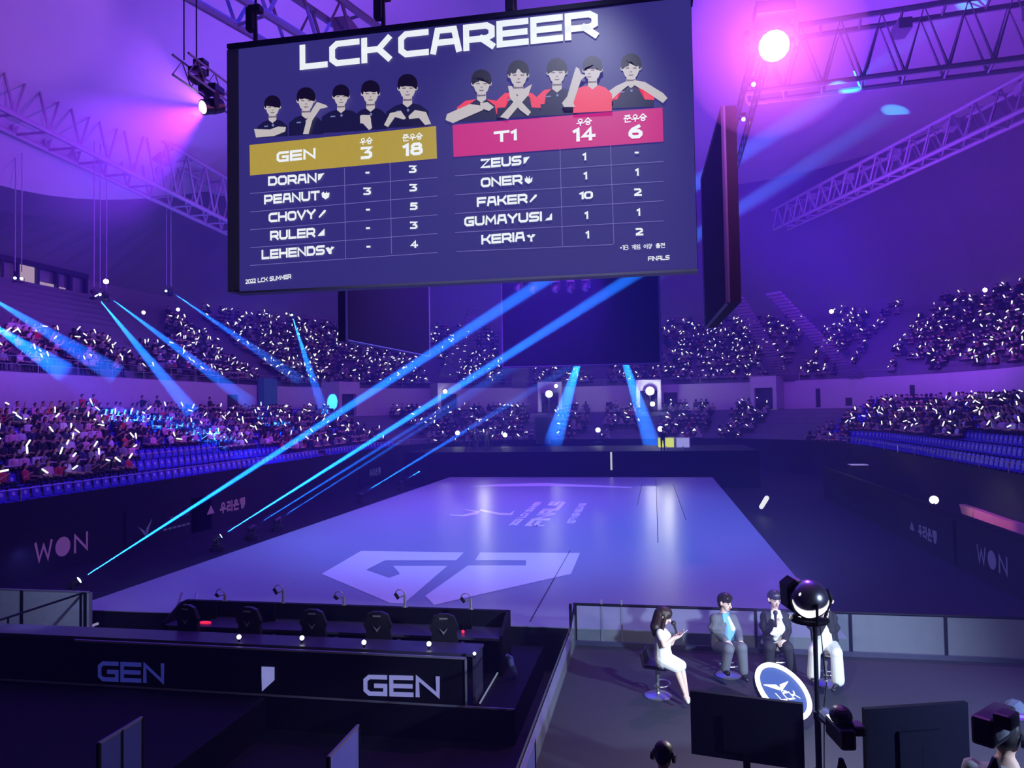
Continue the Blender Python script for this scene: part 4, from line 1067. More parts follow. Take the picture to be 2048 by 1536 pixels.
# lit gallery windows at the back of the upper stand
e_gal = glow('gallery_light', lin(170, 145, 175), 1.0, False)
th = thing('gallery', 'lit brownish gallery windows with dark pillars at the top corner of the upper stand', 'gallery', (-46.6, 50.5, 14.9))
for i, (y0, y1, z0_, z1_) in enumerate(((-5.6, -4.2, .9, 2.2), (-3.8, -2.9, 0.2, 1.2), (-2.3, -.9, .2, 2.6), (-.6, 1.0, .2, 1.6), (1.3, 2.2, .3, 1.5), (3.4, 3.9, -.2, 1.2))):
    q = MB(); q.box((0, (y0 + y1) / 2, (z0_ + z1_) / 2), (0.1, y1 - y0, z1_ - z0_)); q.build('lit_window', e_gal, th)
q = MB()
for y in (-6, -4, -2.6, -0.75, 1.15, 2.6, 4.3): q.box((0.1, y, 0.9), (0.35, 0.22, 3.6))
q.box((0.1, -0.8, -0.2), (0.4, 10.6, 0.25)); q.box((0.05, -0.8, 2.8), (0.4, 10.6, 0.4)); q.build('pillar_frame', m_door, th)

# advertising on the board below the left stand (lit lettering on dark panels)
m_ad = glow('ad_lettering', lin(140, 84, 190), 0.35, False)
m_ad2 = glow('ad_lettering_blue', lin(80, 76, 165), 0.35, False)
XL = CX - AX + 0.03
def wall_ad(name, lab, px, py, X, seg, m, flip=False):
    """seg: list of (text, dx, dz, h, sx)"""
    c = at_x(px, py, X); th = thing('board_sign', lab, 'sign', c); q = MB(); s = -1 if flip else 1
    for text, dx, dz, h, sx in seg:
        fn = lambda x, y, t: Vector((t if not flip else -t, s * (x + dx), y + dz))
        if text == 'O': q.add([fn(h * .62 * math.cos(a), h * .62 * math.sin(a), 0.02) for a in [2 * math.pi * i / 18 for i in range(18)]], [tuple(range(18))])
        elif text == '^': q.add([fn(-h, -h * .5, .02), fn(0, h * .8, .02), fn(h, -h * .5, .02)], [(0, 1, 2)])
        elif text == 'v':
            q.add([fn(-h, h * .4, .02), fn(0, -h * .2, .02), fn(h * .15, -h * .8, .02)], [(0, 1, 2)]); q.add([fn(h, h * .9, .02), fn(h * .1, 0, .02), fn(h * .15, -h * .8, .02)], [(0, 1, 2)])
        else: lettering(q, text, fn, h, sx, w=0.24, t=0.02)
    q.build('lettering', m, th)
    q = MB(); q.box((-0.015 if not flip else 0.015, 0, 0), (0.02, 6.5, 1.9)); q.build('panel', bpy.data.materials['tier_front'], th)
wall_ad('board_sign', 'board sign reading WON in dull violet letters below the left stand', 125, 1093, XL + 0.05, [('W', -0.95, 0, 0.62, 0.75), ('O', 0, 0, 0.62, 1), ('N', 0.95, 0, 0.62, 0.8)], m_ad)
wall_ad('board_sign', 'faint board sign with a wing mark crossed by the longest azure beam', 345, 1045, XL + 0.05, [('v', -2.0, 0, 0.5, 1), ('--------', 0.5, 0.25, 0.22, 1.0), ('------', 0.3, -0.25, 0.4, 1.0)], m_ad2)
wall_ad('board_sign', 'board sign in Korean letters on the board beside the middle azure lamps', 455, 1013, XL + 0.05, [('^', -1.6, 0, 0.35, 1), ('우리은행', 0.5, 0, 0.5, 1.0)], m_ad)
wall_ad('board_sign', 'small violet sign on the board near the far bend', 750, 944, XL + 0.05, [('우리은행', 0, 0, 0.5, 1.0)], m_ad2)
XR = 10.9 - 0.16
wall_ad('board_sign', 'faint blue board sign in Korean letters below the bright lamp', 1850, 1065, XR, [('^', -1.5, 0, 0.3, 1), ('우리은행', 0.3, 0, 0.42, 1.0)], m_ad2, True)
wall_ad('board_sign', 'faint blue board sign reading WON on the dark side wall', 1985, 1120, XR, [('W', -0.8, 0, 0.5, 0.75), ('O', 0, 0, 0.5, 1), ('N', 0.8, 0, 0.5, 0.8)], m_ad2, True)

# right side: lamp on a stand, lit orange and pink panel, white case, tube as a reflection
p = at_x(1868, 1000, 13.0)
floodlamp('floodlight', 'bright yellowish lamp shining towards the camera above the side wall', p, 0.42, 260, p.z - 0.02)
th = thing('lit_panel', 'stepped panel lit orange and pink behind the bright lamp', 'panel', at_x(1985, 1040, 14.6)); o = th.location.copy()
m_op = mat('panel_orange', (0.75, 0.30, 0.25), 0.6); m_pk = mat('panel_pink', (0.75, 0.18, 0.35), 0.6)
for pts, m in (([(1918, 1008), (1945, 1017), (1945, 1036), (1925, 1032)], m_op), ([(1945, 1017), (2010, 1040), (2010, 1056), (1980, 1055), (1948, 1040)], m_pk), ([(2010, 1040), (2075, 1060), (2075, 1092), (2010, 1070)], m_pk)):
    q = MB(); q.prism([at_x(x, y, 14.6) - o for x, y in pts], (0.3, 0, 0)); q.build('panel_section', m, th)
spot('panel_light', (10.9, 36, 3.4), at_x(1985, 1045, 14.6), 260, (1.0, 0.55, 0.5), 60, 0.5, 0.1)
p = at_x(1716, 930, 13.2); q = MB(); q.rbox((0, 0, p.z / 2), (1.0, 0.8, p.z), 0.03); q.mi = 1; q.box((0, 0, p.z + 0.02), (1.1, 0.9, 0.05))
o = q.build('equipment_case', [m_lampb, mat('white_top', (0.9, 0.9, 0.9), 0.5)]); o.location = (p.x, p.y, 0); tag(o, 'tall black case with a white top beside the far end of the side wall', 'case')
point('case_light', (p.x - 0.3, p.y - 1, p.z + 1.2), 25, (1, 1, 1), 0.1)
p = at_z(1528, 1005, 0.8); d = (at_x(1533, 996, p.x) - at_x(1522, 1014, p.x)); q = MB(); q.tube([-d / 2, d / 2], 0.12, 10)
o = q.build('reflection_tube', glow('reflection_white', (0.85, 0.85, 0.95), 1.0, False)); o.location = p; tag(o, 'short white reflection in the dark beyond the stage edge, made as a tube', 'lamp')  # a reflection modelled as a glowing tube, no lamp stands here
q = MB(); q.cyl((0, 0, 0), 0.05, p.z - d.length * 0.4, 8); o = q.build('added_tube_stand', m_lampb); o.location = (p.x, p.y, 0); tag(o, 'dark stand added below the white tube that imitates a reflection', 'stand')
p = at_y(1223, 940, 57.0); o = MB().tube([(0, 0, 0), (0, 0, 1.35)], 0.07, 8).build('glowing_pole', glow('pole_white', (0.7, 0.7, 0.85), 0.7, False)); o.location = (p.x, 56.95, p.z); tag(o, 'thin white pole against the black wall behind the stage', 'lamp')  # plain white pole, brightened by glow in its material

# camera deck crew and equipment
for px, lab, em in ((1332, 'lit yellow and white monitor on the far camera deck', glow('mon_yellow', lin(205, 215, 90), 1.0, False)), (1366, 'pale blue monitor beside the yellow one on the far camera deck', glow('mon_blue', lin(150, 150, 235), 0.9, False))):
    p = at_y(px, 892, 58.5); th = thing('monitor', lab, 'monitor', (p.x, p.y, 2.66)); w = 0.62 if px == 1332 else 0.5
    q = MB(); q.box((0, 0.04, p.z - 2.66 + 0.25), (w * 2 + .1, 0.08, 0.86)); q.tube([(0, 0, 0), (0, 0, p.z - 2.66)], 0.04, 6); q.build('casing', mat('monitor_frame', (0.4, 0.42, 0.4), 0.5), th)
    q = MB(); q.box((0, -0.01, p.z - 2.66 + 0.25), (w * 2 - .06, 0.02, 0.70)); q.build('display', em, th)
def standing_low(name, lab, p, face, top, grp=None, hcol=None):
    b = MB(); L = lambda *a, **k: limb(b, *a, **k)
    L((0, 0, 0.95), (0, 0.02, 1.35), 0.13, 0.15, wide=(1, 0, 0), k=1.3); L((0, 0.02, 1.35), (0, 0, 1.55), 0.08, 0.055); L((0, 0, 1.62), (0, 0, 1.68), 0.085, 0.09)
    for s_ in (-1, 1):
        L((s_ * .09, 0, .95), (s_ * .11, 0.02, .5), .09, .06); L((s_ * .11, .02, .5), (s_ * .12, .04, .08), .058, .04); L((s_ * .12, .04, .06), (s_ * .13, -.12, .04), .045, .04)
        L((s_ * .2, 0, 1.42), (s_ * .26, -.06, 1.12), .055, .045); L((s_ * .26, -.06, 1.12), (s_ * .12, -.3, 1.2), .04, .032); L((s_ * .12, -.3, 1.2), (s_ * .08, -.38, 1.22), .038, .03)
    me = fuse('standing_body', b, 0.02, [top, m_pants, m_skin], 1, lambda c: 1 if c.z < .98 else (2 if c.z > 1.5 or (c.y < -.28) else 0))
    o = mesh_obj('person', me); o.location = p; o.rotation_euler = (0, 0, face); tag(o, lab, 'person', grp)
    h = MB(); limb(h, (0, .025, 1.66), (0, .01, 1.71), .093, .097); mesh_obj('hair', fuse('h', h, 0.02, [m_hair], 1), o)
    return o
for px, lab in ((950, 'dark-clothed crew member standing leftmost by the cameras on the far deck'), (975, 'dark-clothed crew member between two cameras on the far deck'), (1326, 'dark-clothed crew member standing in front of the yellow monitor')):
    p = at_y(px, 900, 59.4 if px != 1326 else 58.0); standing_low('person', lab, (p.x, p.y, 2.65), math.pi, TOPS[0][1])
def tripod_camera(lab, p, face, s=1.0, z=1.4):
    th = thing('video_camera', lab, 'camera', p, face)
    q = MB()
    for a in (0.5, 2.6, 4.7): q.tube([(0, 0, z * .9), (math.cos(a) * .55 * s, math.sin(a) * .55 * s, 0)], 0.025, 5)
    q.build('tripod', m_lampb, th)
    q = MB(); q.rbox((0, 0, z + .12), (.18 * s, .5 * s, .24 * s), .03); q.build('camera_body', m_lampb, th)
    q = MB(); q.lathe([(.07 * s, 0), (.09 * s, .22 * s), (.10 * s, .24 * s)], (0, -.24 * s, z + .12), 10, Matrix.Rotation(math.pi / 2, 3, 'X')); q.build('lens', m_lens_off, th)
    q = MB(); q.rbox((-.14 * s, .12 * s, z + .24 * s), (.14 * s, .2 * s, .12 * s), .02); q.build('viewfinder', m_lampb, th)
    return th
for px, lab in ((941, 'leftmost of the tripod cameras on the far deck'), (958, 'second tripod camera on the far deck'), (987, 'third tripod camera on the far deck')):
    p = at_y(px, 905, 58.2); tripod_camera(lab, (p.x, p.y, 2.65), 0, 1.3)
point('deck_light', (at_y(965, 895, 58).x, 58.4, 5.0), 130, (1, .98, .9), .2); point('deck_light', (at_y(1335, 895, 58).x, 58.2, 5.2), 170, (1, 1, .85), .2)
for px, py, X, lab in ((165, 812, -33.4, 'spectator standing in a dark red top at the rail under the pale concourse wall'), (188, 818, -33.4, 'spectator in a dark top beside the one in red at the concourse rail'),
                       (285, 812, -33.6, 'staff member standing by the teal lights at the concourse rail'), (315, 810, -33.6, 'staff member right of the one by the teal lights'), (420, 815, -33.6, 'lone staff member standing at the end of the concourse rail')):
    p = at_x(px, py, X); standing_low('person', lab, (p.x, p.y, 5.55), math.pi / 2, TOPS[3][1] if 'red' in lab else TOPS[0][1])

# ================================================================ team booth in front of the stage
m_booth = mat('booth_black', (0.006, 0.006, 0.012), 0.6, spec=.15)
m_ledge = mat('booth_ledge', (0.05, 0.05, 0.10), 0.35)
m_trim = mat('booth_trim', (0.26, 0.25, 0.38), 0.4, metal=0.3)
YB = 13.4
xr_ = at_y(933, 1411, YB).x; ZB = at_y(933, 1411, YB).z; xl_ = at_y(-260, 1345, YB).x; ZT = at_y(925, 1316, YB).z
xe = at_y(1030, 1418, YB).x
bt = thing('team_booth', 'long black team booth front reading GEN twice with an emblem between', 'booth', ((xl_ + xr_) / 2, YB, 0)); B0 = Vector(bt.location)
q = MB(); q.box(Vector(((xl_ + xe) / 2, YB + 1.75, ZB / 2)) - B0, (xe - xl_, 3.6, ZB - 0.01)); q.build('platform', m_booth, bt)
q = MB(); q.box(Vector(((xl_ + xe) / 2, YB - 0.06, ZB)) - B0, (xe - xl_, 0.03, 0.03)); q.build('edge_trim', m_trim, bt)
q = MB(); q.box(Vector(((xl_ + xr_) / 2, YB + 0.06, (ZB + ZT) / 2)) - B0, (xr_ - xl_, 0.10, ZT - ZB - .01)); q.build('front_board', m_booth, bt)
q = MB(); q.box(Vector((xr_, YB - 0.01, (ZB + ZT) / 2)) - B0, (0.03, 0.05, ZT - ZB)); q.box(Vector(((at_y(150, 1281, YB).x + xr_) / 2, YB - 0.01, ZT)) - B0, (xr_ - at_y(150, 1281, YB).x, 0.05, 0.035)); q.build('board_trim', m_trim, bt)
q = MB(); q.box(Vector(((xl_ + xr_) / 2 + 0.08, YB + 0.38, ZT + 0.03)) - B0, (xr_ - xl_ + 0.2, 0.62, 0.05)); q.box(Vector((xr_ + 0.13, YB + 0.38, (ZB + ZT) / 2)) - B0, (0.05, 0.6, ZT - ZB)); q.build('ledge', m_ledge, bt)
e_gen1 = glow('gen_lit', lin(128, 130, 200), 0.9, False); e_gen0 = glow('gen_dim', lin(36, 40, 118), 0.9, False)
def BT(px, py, t=0.0): return at_y(px, py, YB - t) - B0
def board_word(text, a, b, h, m):
    A = BT(*a, .02); Bp = BT(*b, .02); hh = (BT(a[0], a[1] - h, .02) - A).length / 1.27; W = sum(glyph_w(c) for c in text) + .4 * (len(text) - 1) + .27
    sx = (Bp - A).length / (W * hh); u = (Bp - A).normalized(); q = MB()
    lettering(q, text, lambda x, y, t: A + u * (x + .135 * hh * sx) + Vector((0, -.005, y)), hh, sx, w=.27, gap=.40, anchor='l'); q.build('lettering', m, bt)
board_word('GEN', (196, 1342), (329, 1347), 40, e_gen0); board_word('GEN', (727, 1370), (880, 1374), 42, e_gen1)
q = MB()
for poly in ([(523, 1333), (549, 1334), (549, 1360), (524, 1383), (523, 1354), (532, 1352), (530, 1365), (541, 1356), (541, 1344), (523, 1342)],):
    bm = bmesh.new(); f = bm.faces.new([bm.verts.new(BT(x, y, .025)) for x, y in poly]); bmesh.ops.triangulate(bm, faces=[f]); bm.verts.index_update()
    q.add([v.co.copy() for v in bm.verts], [[v.index for v in g.verts] for g in bm.faces]); bm.free()
q.build('emblem', e_gen1, bt)

# monitor counter behind the players
YM = 15.7
def zat(px, py, y): return at_y(px, py, y).z
cl, cr = at_y(366, 1206, YM).x, at_y(1018, 1219, YM).x; zc = (zat(366, 1206, YM) + zat(1018, 1219, YM)) / 2
ct = thing('player_counter', 'long black counter with raised back edge under the five hooked desk lamps', 'counter', ((cl + cr) / 2, YM, ZB)); C0 = Vector(ct.location)
q = MB(); q.box(Vector(((cl + cr) / 2, YM + .1, (ZB + zc) / 2)) - C0, (cr - cl, .12, zc - ZB)); q.build('back_panel', m_booth, ct)
q = MB(); q.box(Vector(((cl + cr) / 2, YM - .35, ZB + .72)) - C0, (cr - cl - .1, .8, .05)); q.build('desk_top', m_ledge, ct)
q = MB(); q.prism([Vector((cl, YM - .75, ZB)) - C0, Vector((cl, YM + .1, ZB)) - C0, Vector((cl, YM + .1, zc)) - C0, Vector((cl, YM - .1, zc)) - C0, Vector((cl, YM - .75, ZB + .8)) - C0], (.06, 0, 0)); q.build('end_panel', m_booth, ct)
q = MB(); q.prism([Vector((cr, YM - .75, ZB)) - C0, Vector((cr, YM + .1, ZB)) - C0, Vector((cr, YM + .1, zc)) - C0, Vector((cr, YM - .1, zc)) - C0, Vector((cr, YM - .75, ZB + .8)) - C0], (-.06, 0, 0)); q.build('end_panel', m_booth, ct)
e_red = glow('red_lamp', (1.0, 0.02, 0.08), 1.2, False)
ords = ['first', 'second', 'third', 'fourth', 'fifth']
for k, (px, ph) in enumerate(((450, 1181), (567, 1165), (688, 1183), (810, 1175), (942, 1185))):
    b_ = at_y(px, 1208, YM + .1); b_.z = zc; top = at_y(px, ph, YM + .1); h = top.z - zc
    th = thing('hooked_lamp', '%s hooked desk lamp from the glass fence on the black counter' % ords[k], 'lamp', b_, group=None)
    q = MB(); q.tube([(0, 0, 0), (0, 0, h * .62)], .028, 6); q.tube([(0, 0, 0), (0, 0, .02)], .06, 8); q.build('pole', m_rail, th)
    q = MB(); arc = [(-.11 + .11 * math.cos(a), -.02, h * .62 + .11 * math.sin(a) * 1.1) for a in [math.pi * i / 9 for i in range(0, 9)]]; q.tube([(0, 0, h * .6)] + arc, .012, 6); q.tube([(0, -.02, h * .62), (-.06, -.03, h * .55), (-.14, -.05, h * .5)], .014, 6); q.build('hook', m_rail, th)
    q = MB(); q.tube([(-.13, -.05, h * .45), (-.20, -.07, h * .72)], .035, 8); q.build('lamp_head', m_booth, th)
for k, (px, w) in enumerate(((418, 40), (533, 44), (922, 46))):
    p = at_y(px, 1206, YM - .1); s_ = w / 1500 * 16
    th = thing('desktop_monitor', ('black monitor rising over the counter by the first hooked lamp', 'black monitor rising over the counter by the second hooked lamp', 'black monitor rising over the counter by the fifth hooked lamp')[k], 'monitor', (p.x, YM - .25, ZB + .745))
    q = MB(); hh = zc + .05 - (ZB + .745); q.rbox((0, .1, hh - .2), (s_, .04, .42), .01); q.build('screen_casing', m_booth, th)
    q = MB(); q.box((0, .1, (hh - .3) / 2), (.05, .04, hh - .3)); q.box((0, .08, .01), (.25, .18, .02)); q.build('monitor_stand', m_booth, th)
th = at_y(411, 1245, YM - .5); o = MB().lathe([(.13, 0), (.14, .02), (.12, .03)], (0, 0, 0), 16).build('red_lamp', e_red); o.scale = (1, .45, 1); o.location = (th.x, YM - .5, ZB + .747); tag(o, 'flat oval red light glowing on the counter under the first monitor', 'lamp')
th = at_y(926, 1263, YM - .5); o = MB().ball((0, 0, .035), .035, 10, 8).build('indicator_lamp', e_red); o.location = (th.x, YM - .5, ZB + .747); tag(o, 'small round red light on the counter under the fifth hooked lamp', 'lamp')

# gaming chairs
m_chair = mat('chair_black', (0.018, 0.017, 0.024), 0.35, bump=.05); m_mark = mat('chair_mark', (0.25, 0.25, 0.33), 0.4)
def make_chair():
    t = thing('gaming_chair', '', 'chair')
    q = MB(); q.rbox((0, 0, .47), (.5, .5, .11), .04); q.build('seat', m_chair, t)
    q = MB(); R = Matrix.Rotation(math.radians(8), 3, 'X')
    q.prism([Vector(p) for p in ((-.22, -.27, .5), (.22, -.27, .5), (.27, -.30, .75), (.24, -.32, 1.0), (.29, -.34, 1.1), (.2, -.36, 1.33), (.08, -.37, 1.38), (-.08, -.37, 1.38), (-.2, -.36, 1.33), (-.29, -.34, 1.1), (-.24, -.32, 1.0), (-.27, -.30, .75))], (0, .09, 0)); q.build('backrest', m_chair, t)
    q = MB(); q.rbox((0, -.24, 1.2), (.26, .1, .16), .04); q.build('headrest', m_chair, t)
    q = MB(); q.add([(-.09, -.385, 1.12), (0, -.38, 1.04), (0, -.375, .98)], [(0, 1, 2)]); q.add([(.09, -.385, 1.12), (0, -.375, .98), (0, -.38, 1.04)], [(0, 1, 2)]); q.box((0, -.385, 1.3), (.16, .01, .03)); q.build('wing_mark', m_mark, t)
    for s_ in (-1, 1):
        q = MB(); q.rbox((s_ * .3, .02, .68), (.08, .28, .04), .015); q.box((s_ * .3, 0, .56), (.03, .06, .22)); q.build('armrest', m_chair, t)
    q = MB(); q.cyl((0, 0, .1), .03, .34, 8)
    for i in range(5): a = 2 * math.pi * i / 5; q.tube([(0, 0, .11), (math.cos(a) * .3, math.sin(a) * .3, .07)], .025, 6); q.ball((math.cos(a) * .3, math.sin(a) * .3, .032), .032, 8, 6)
    q.build('chair_base', m_chair, t)
    return t
ch0 = make_chair()
for k, px in enumerate((395, 515, 640, 765, 893)):
    c = ch0 if k == 0 else copy_tree(ch0); p = at_y(px, 1250, 14.65); c.location = (p.x, 14.65, ZB); c.rotation_euler = (0, 0, (k - 2) * .06)
    c['label'] = '%s black gaming chair from the glass fence, behind the booth board' % ords[k]
# small white lights along the ledge
e_puck = glow('puck_white', (0.95, 0.97, 1.0), 3, False)
for k, (px, py, s_) in enumerate(((478, 1279, .045), (604, 1281, .045), (728, 1290, .045), (858, 1293, .045), (949, 1311, .03))):
    p = at_z(px, py, ZT + .10); t = thing('ledge_light', '%s round white light from the glass fence on the booth ledge' % ords[k], 'lamp', (p.x, p.y if p.y < YB + .66 else YB + .6, ZT + .055))
    q = MB(); q.cyl((0, 0, 0), .02, .05, 8); q.build('stem', m_booth, t); q = MB(); q.ball((0, 0, .05 + s_), s_, 12, 8); q.build('bulb', e_puck, t)

# glass fence at the end of the booth
m_glass = mat('fence_glass', (0.55, 0.60, 0.72), 0.5, alpha=0.6, spec=0.4)
YG = 16.4
A = at_y(-60, 1178, YG); Bq = at_y(178, 1183, YG); zg = (A.z + Bq.z) / 2; zb_ = ZB
gf = thing('glass_fence', 'grey glass fence panels with dark posts at the end of the booth', 'fence', (Bq.x, YG, zb_)); G0 = Vector(gf.location)
q = MB(); q.box(Vector(((A.x - 3 + Bq.x) / 2, YG, (zb_ + zg) / 2)) - G0, (Bq.x - A.x + 3, .02, zg - zb_)); q.build('glass_panel', m_glass, gf)
q = MB(); q.box(Vector(((A.x - 3 + Bq.x) / 2, YG, zg)) - G0, (Bq.x - A.x + 3, .05, .04)); q.build('top_rail', m_trim, gf)
for px in (45, 172, 183):
    x = at_y(px, 1200, YG).x; q = MB(); q.box(Vector((x, YG - .03, (zb_ + zg) / 2)) - G0, (.06, .05, zg - zb_)); q.build('post', m_booth if px < 180 else m_trim, gf)
xs = at_z(205, 1245, ZB).x
q = MB(); q.box((xs, (YB + 17) / 2 - 1.2, ZB + .02), (.05, 6.4, .05)); o = q.build('glowing_edge_strip', glow('strip_white', lin(150, 140, 190), .8, False)); tag(o, 'thin pale glowing edge trim of the booth floor at the foot of the glass fence', 'light strip')  # platform edge trim, its paleness put in as glow
gf2 = at_z(170, 1183, zg)
q = MB(); q.box((gf2.x, YG - 3.2, zg - .02), (.04, 6.4, .04)); o = q.build('handrail', m_booth); tag(o, 'dark diagonal handrail crossing in front of the grey glass fence', 'railing')
q = MB()
for y in (YG - .1, YG - 2.2, YG - 4.3, YG - 6.3): q.box((gf2.x, y, (ZB + zg) / 2), (.03, .03, zg - ZB))
o2 = q.build('baluster', m_booth); o2.parent = o
q = MB(); q.box((-11.5, 8.5, ZB / 2), (8.4, 9.4, ZB)); struct(q.build('floor_booth_side', m_booth))

# slanted poles by the counter
for k, (a, b) in enumerate((((340, 1226), (364, 1186)), ((383, 1205), (394, 1187)))):
    A = at_y(*a, 15.9); Bq = at_y(*b, 16.6); A.z = max(A.z - .3, ZB); q = MB(); q.tube([A - A, Bq - A], .03, 6); o = q.build('leaning_pole', m_rail); o.location = A
    tag(o, ('longer' if k == 0 else 'shorter') + ' leaning dark pole at the glass-fence end of the black counter', 'pole')
# bits right of the booth
A = at_z(960, 1406, ZB + .02); Bq = at_z(995, 1346, ZB + .02); q = MB(); q.tube([A - A, Bq - A], .018, 6); o = q.build('floor_strip', glow('strip_pale', lin(130, 140, 170), .8, False)); o.location = A; tag(o, 'thin pale strip on the floor at the corner of the booth board', 'light strip')
pts = [at_z(x, y, ZB + z_) for x, y, z_ in ((1014, 1310, .5), (1020, 1316, .42), (1023, 1330, .3), (1028, 1342, .15), (1032, 1349, .04))]
q = MB(); q.tube([p - pts[0] for p in pts], .05, 8, rs=[.03, .06, .06, .05, .03]); o = q.build('hanging_cloth', mat('cloth_blue', (0.15, 0.22, 0.6), .7)); o.location = pts[0]; tag(o, 'small bluish bent cloth hanging beside the booth', 'cloth')

# dividers of the near stand
q = MB(); q.box((-7.6, 4.2, .55), (12.2, 8.2, 1.1)); struct(q.build('floor_near_stand', m_booth))
m_div = mat('divider_blue', (0.10, 0.12, 0.55), 0.3, alpha=.8)
for (x0, y0, x1, y1), zt_, lb, k in (((195, 1487, 286, 1435), 2.6, 'ribbed dark blue glass divider at the bottom below the dim GEN', .5), ((655, 1515, 718, 1451), 2.6, 'plain brighter blue glass divider at the bottom centre', 1.0), ((1048, 1545, 1064, 1478), 2.6, 'thin sliver of glass divider beside the presenters stage', .6)):
    a = at_z(x0, y0, zt_); b = at_z(x1, y1, zt_); b.x = a.x = (a.x + b.x) / 2
    th = thing('glass_divider', lb, 'divider', (a.x, a.y, 1.1)); L = b.y - a.y
    q = MB(); q.box((0, L / 2, .76), (.02, L, 1.46)); q.build('glass', mat('divider_%d' % int(k * 10), (0.22 * k, 0.24 * k, .95 * k), 0.3, alpha=.85), th)
    q = MB(); q.box((0, L / 2, 1.5), (.03, L, .025)); q.build('top_rail', m_trim, th)
    q = MB()
    for f in ((0, 1) if k != .5 else (0, .5, 1)): q.box((0, L * f, .75), (.035, .035, 1.5))
    q.build('post', m_booth, th)

# ================================================================ presenters' platform
ZP = 1.5
m_pf = mat('platform_carpet', (0.042, 0.045, 0.058), 0.7, scale=8, bump=.1, spec=.2)
m_pg = mat('platform_glass', (0.40, 0.43, 0.52), 0.3, alpha=0.25, spec=0.4)
m_chrome = mat('chrome', (0.42, 0.42, 0.45), 0.3, metal=.8)
m_seatb = mat('stool_leather', (0.02, 0.02, 0.03), 0.35)
pxl = at_z(1150, 1290, ZP).x; yb = at_z(1150, 1290, ZP).y
pf = thing('presenter_platform', 'black raised platform carrying the four seated presenters', 'platform', (3.2, 9.0, 0)); F0 = Vector(pf.location)
q = MB(); q.box(Vector(((pxl + 9.0) / 2, (yb + 4.6) / 2, ZP / 2)) - F0, (9.0 - pxl, yb - 4.6, ZP - .01)); q.build('platform_deck', m_booth, pf)
q = MB(); q.box(Vector(((pxl + 9.0) / 2, (yb + 4.6) / 2, ZP - .01)) - F0, (9.0 - pxl, yb - 4.6, .02)); q.build('carpet', m_pf, pf)
q = MB(); q.box(Vector(((pxl + 9.0) / 2, yb + .02, ZP + .03)) - F0, (9.0 - pxl, .06, .10)); q.build('kick_rail', m_ledge, pf)
for a, b in (((1345, 1268), (1400, 1270)),): pass
YR = yb + .08; zr = at_y(1300, 1213, YR).z
gr = thing('glass_railing', 'glass railing with a dark top bar behind the four presenters', 'railing', (pxl, YR, ZP)); R0 = Vector(gr.location)
xe2 = 8.9
q = MB(); q.box(Vector(((pxl + xe2) / 2, YR, (ZP + zr) / 2)) - R0, (xe2 - pxl, .02, zr - ZP)); q.build('glass_panel', m_pg, gr)
q = MB(); q.tube([Vector((pxl - .03, YR, zr)) - R0, Vector((xe2, YR, zr)) - R0], .028, 8); q.build('top_bar', m_booth, gr)
for px in (1141, 1151, 1511, 1700, 1890):
    x = at_y(px, 1230, YR).x; q = MB(); q.box(Vector((x, YR, (ZP + zr) / 2)) - R0, (.05, .05, zr - ZP)); q.build('post', m_booth, gr)
for px in (1203, 1243):
    x = at_y(px, 1205, YR).x; q = MB(); q.box(Vector((x, YR, (ZP + zr) / 2 + .06)) - R0, (.035, .04, zr - ZP + .1)); q.build('post', m_trim, gr)
gs = thing('glass_railing', 'low glass railing along the open end of the presenters platform, nearest the booth', 'railing', (pxl, YR, ZP))
q = MB(); q.box((0, -3.2, (zr - ZP) / 2 - .1), (.02, 6.4, zr - ZP - .2)); q.build('glass_panel', m_pg, gs)
q = MB(); q.tube([(0, 0, zr - ZP), (0, -.9, .52), (0, -6.4, .52)], .02, 6); q.build('top_bar', m_booth, gs)
q = MB(); q.box((-.14, -2.9, -.02), (.10, 6.8, .03)); q.build('edge_trim', m_trim, gs)

# bar stools
def make_stool():
    t = thing('bar_stool', '', 'stool')
    q = MB(); q.lathe([(.21, 0), (.215, .012), (.19, .025), (.04, .05), (.03, .07)], (0, 0, 0), 24); q.build('base', m_chrome, t)
    q = MB(); q.cyl((0, 0, .05), .025, .45, 12); q.cyl((0, 0, .30), .035, .16, 12); q.build('column', m_chrome, t)
    q = MB(); pts = [(math.sin(a) * .17, -.04 - math.cos(a) * .15, .2) for a in [math.radians(-110 + 220 * i / 12) for i in range(13)]]; q.tube([(0, 0, .2)] + [pts[0]], .012, 6); q.tube([(0, 0, .2)] + [pts[-1]], .012, 6); q.tube(pts, .012, 8); q.build('footrest', m_chrome, t)
    q = MB(); q.rbox((0, 0, .49), (.40, .38, .07), .03); q.build('seat', m_seatb, t)
    q = MB(); q.rbox((0, .19, .60), (.40, .04, .20), .02, M=Matrix.Rotation(math.radians(-12), 3, 'X')); q.build('backrest', m_seatb, t)
    return t
st0 = make_stool()
STOOLS = ((1316, 1392, 75, 'black and chrome bar stool under the woman in the white dress'), (1457, 1351, 25, 'black and chrome bar stool under the man in the grey suit and blue shirt'),
          (1556, 1342, 0, 'chrome bar stool under the man in the black suit, behind the round sign'), (1652, 1368, -15, 'black and chrome bar stool under the person in wide white trousers'))
SP = []
for k, (px, py, rz, lb) in enumerate(STOOLS):
    s_ = st0 if k == 0 else copy_tree(st0); p = at_z(px, py, ZP); s_.location = (p.x, p.y, ZP + .001); s_.rotation_euler = (0, 0, math.radians(rz)); s_['label'] = lb; SP.append(p)

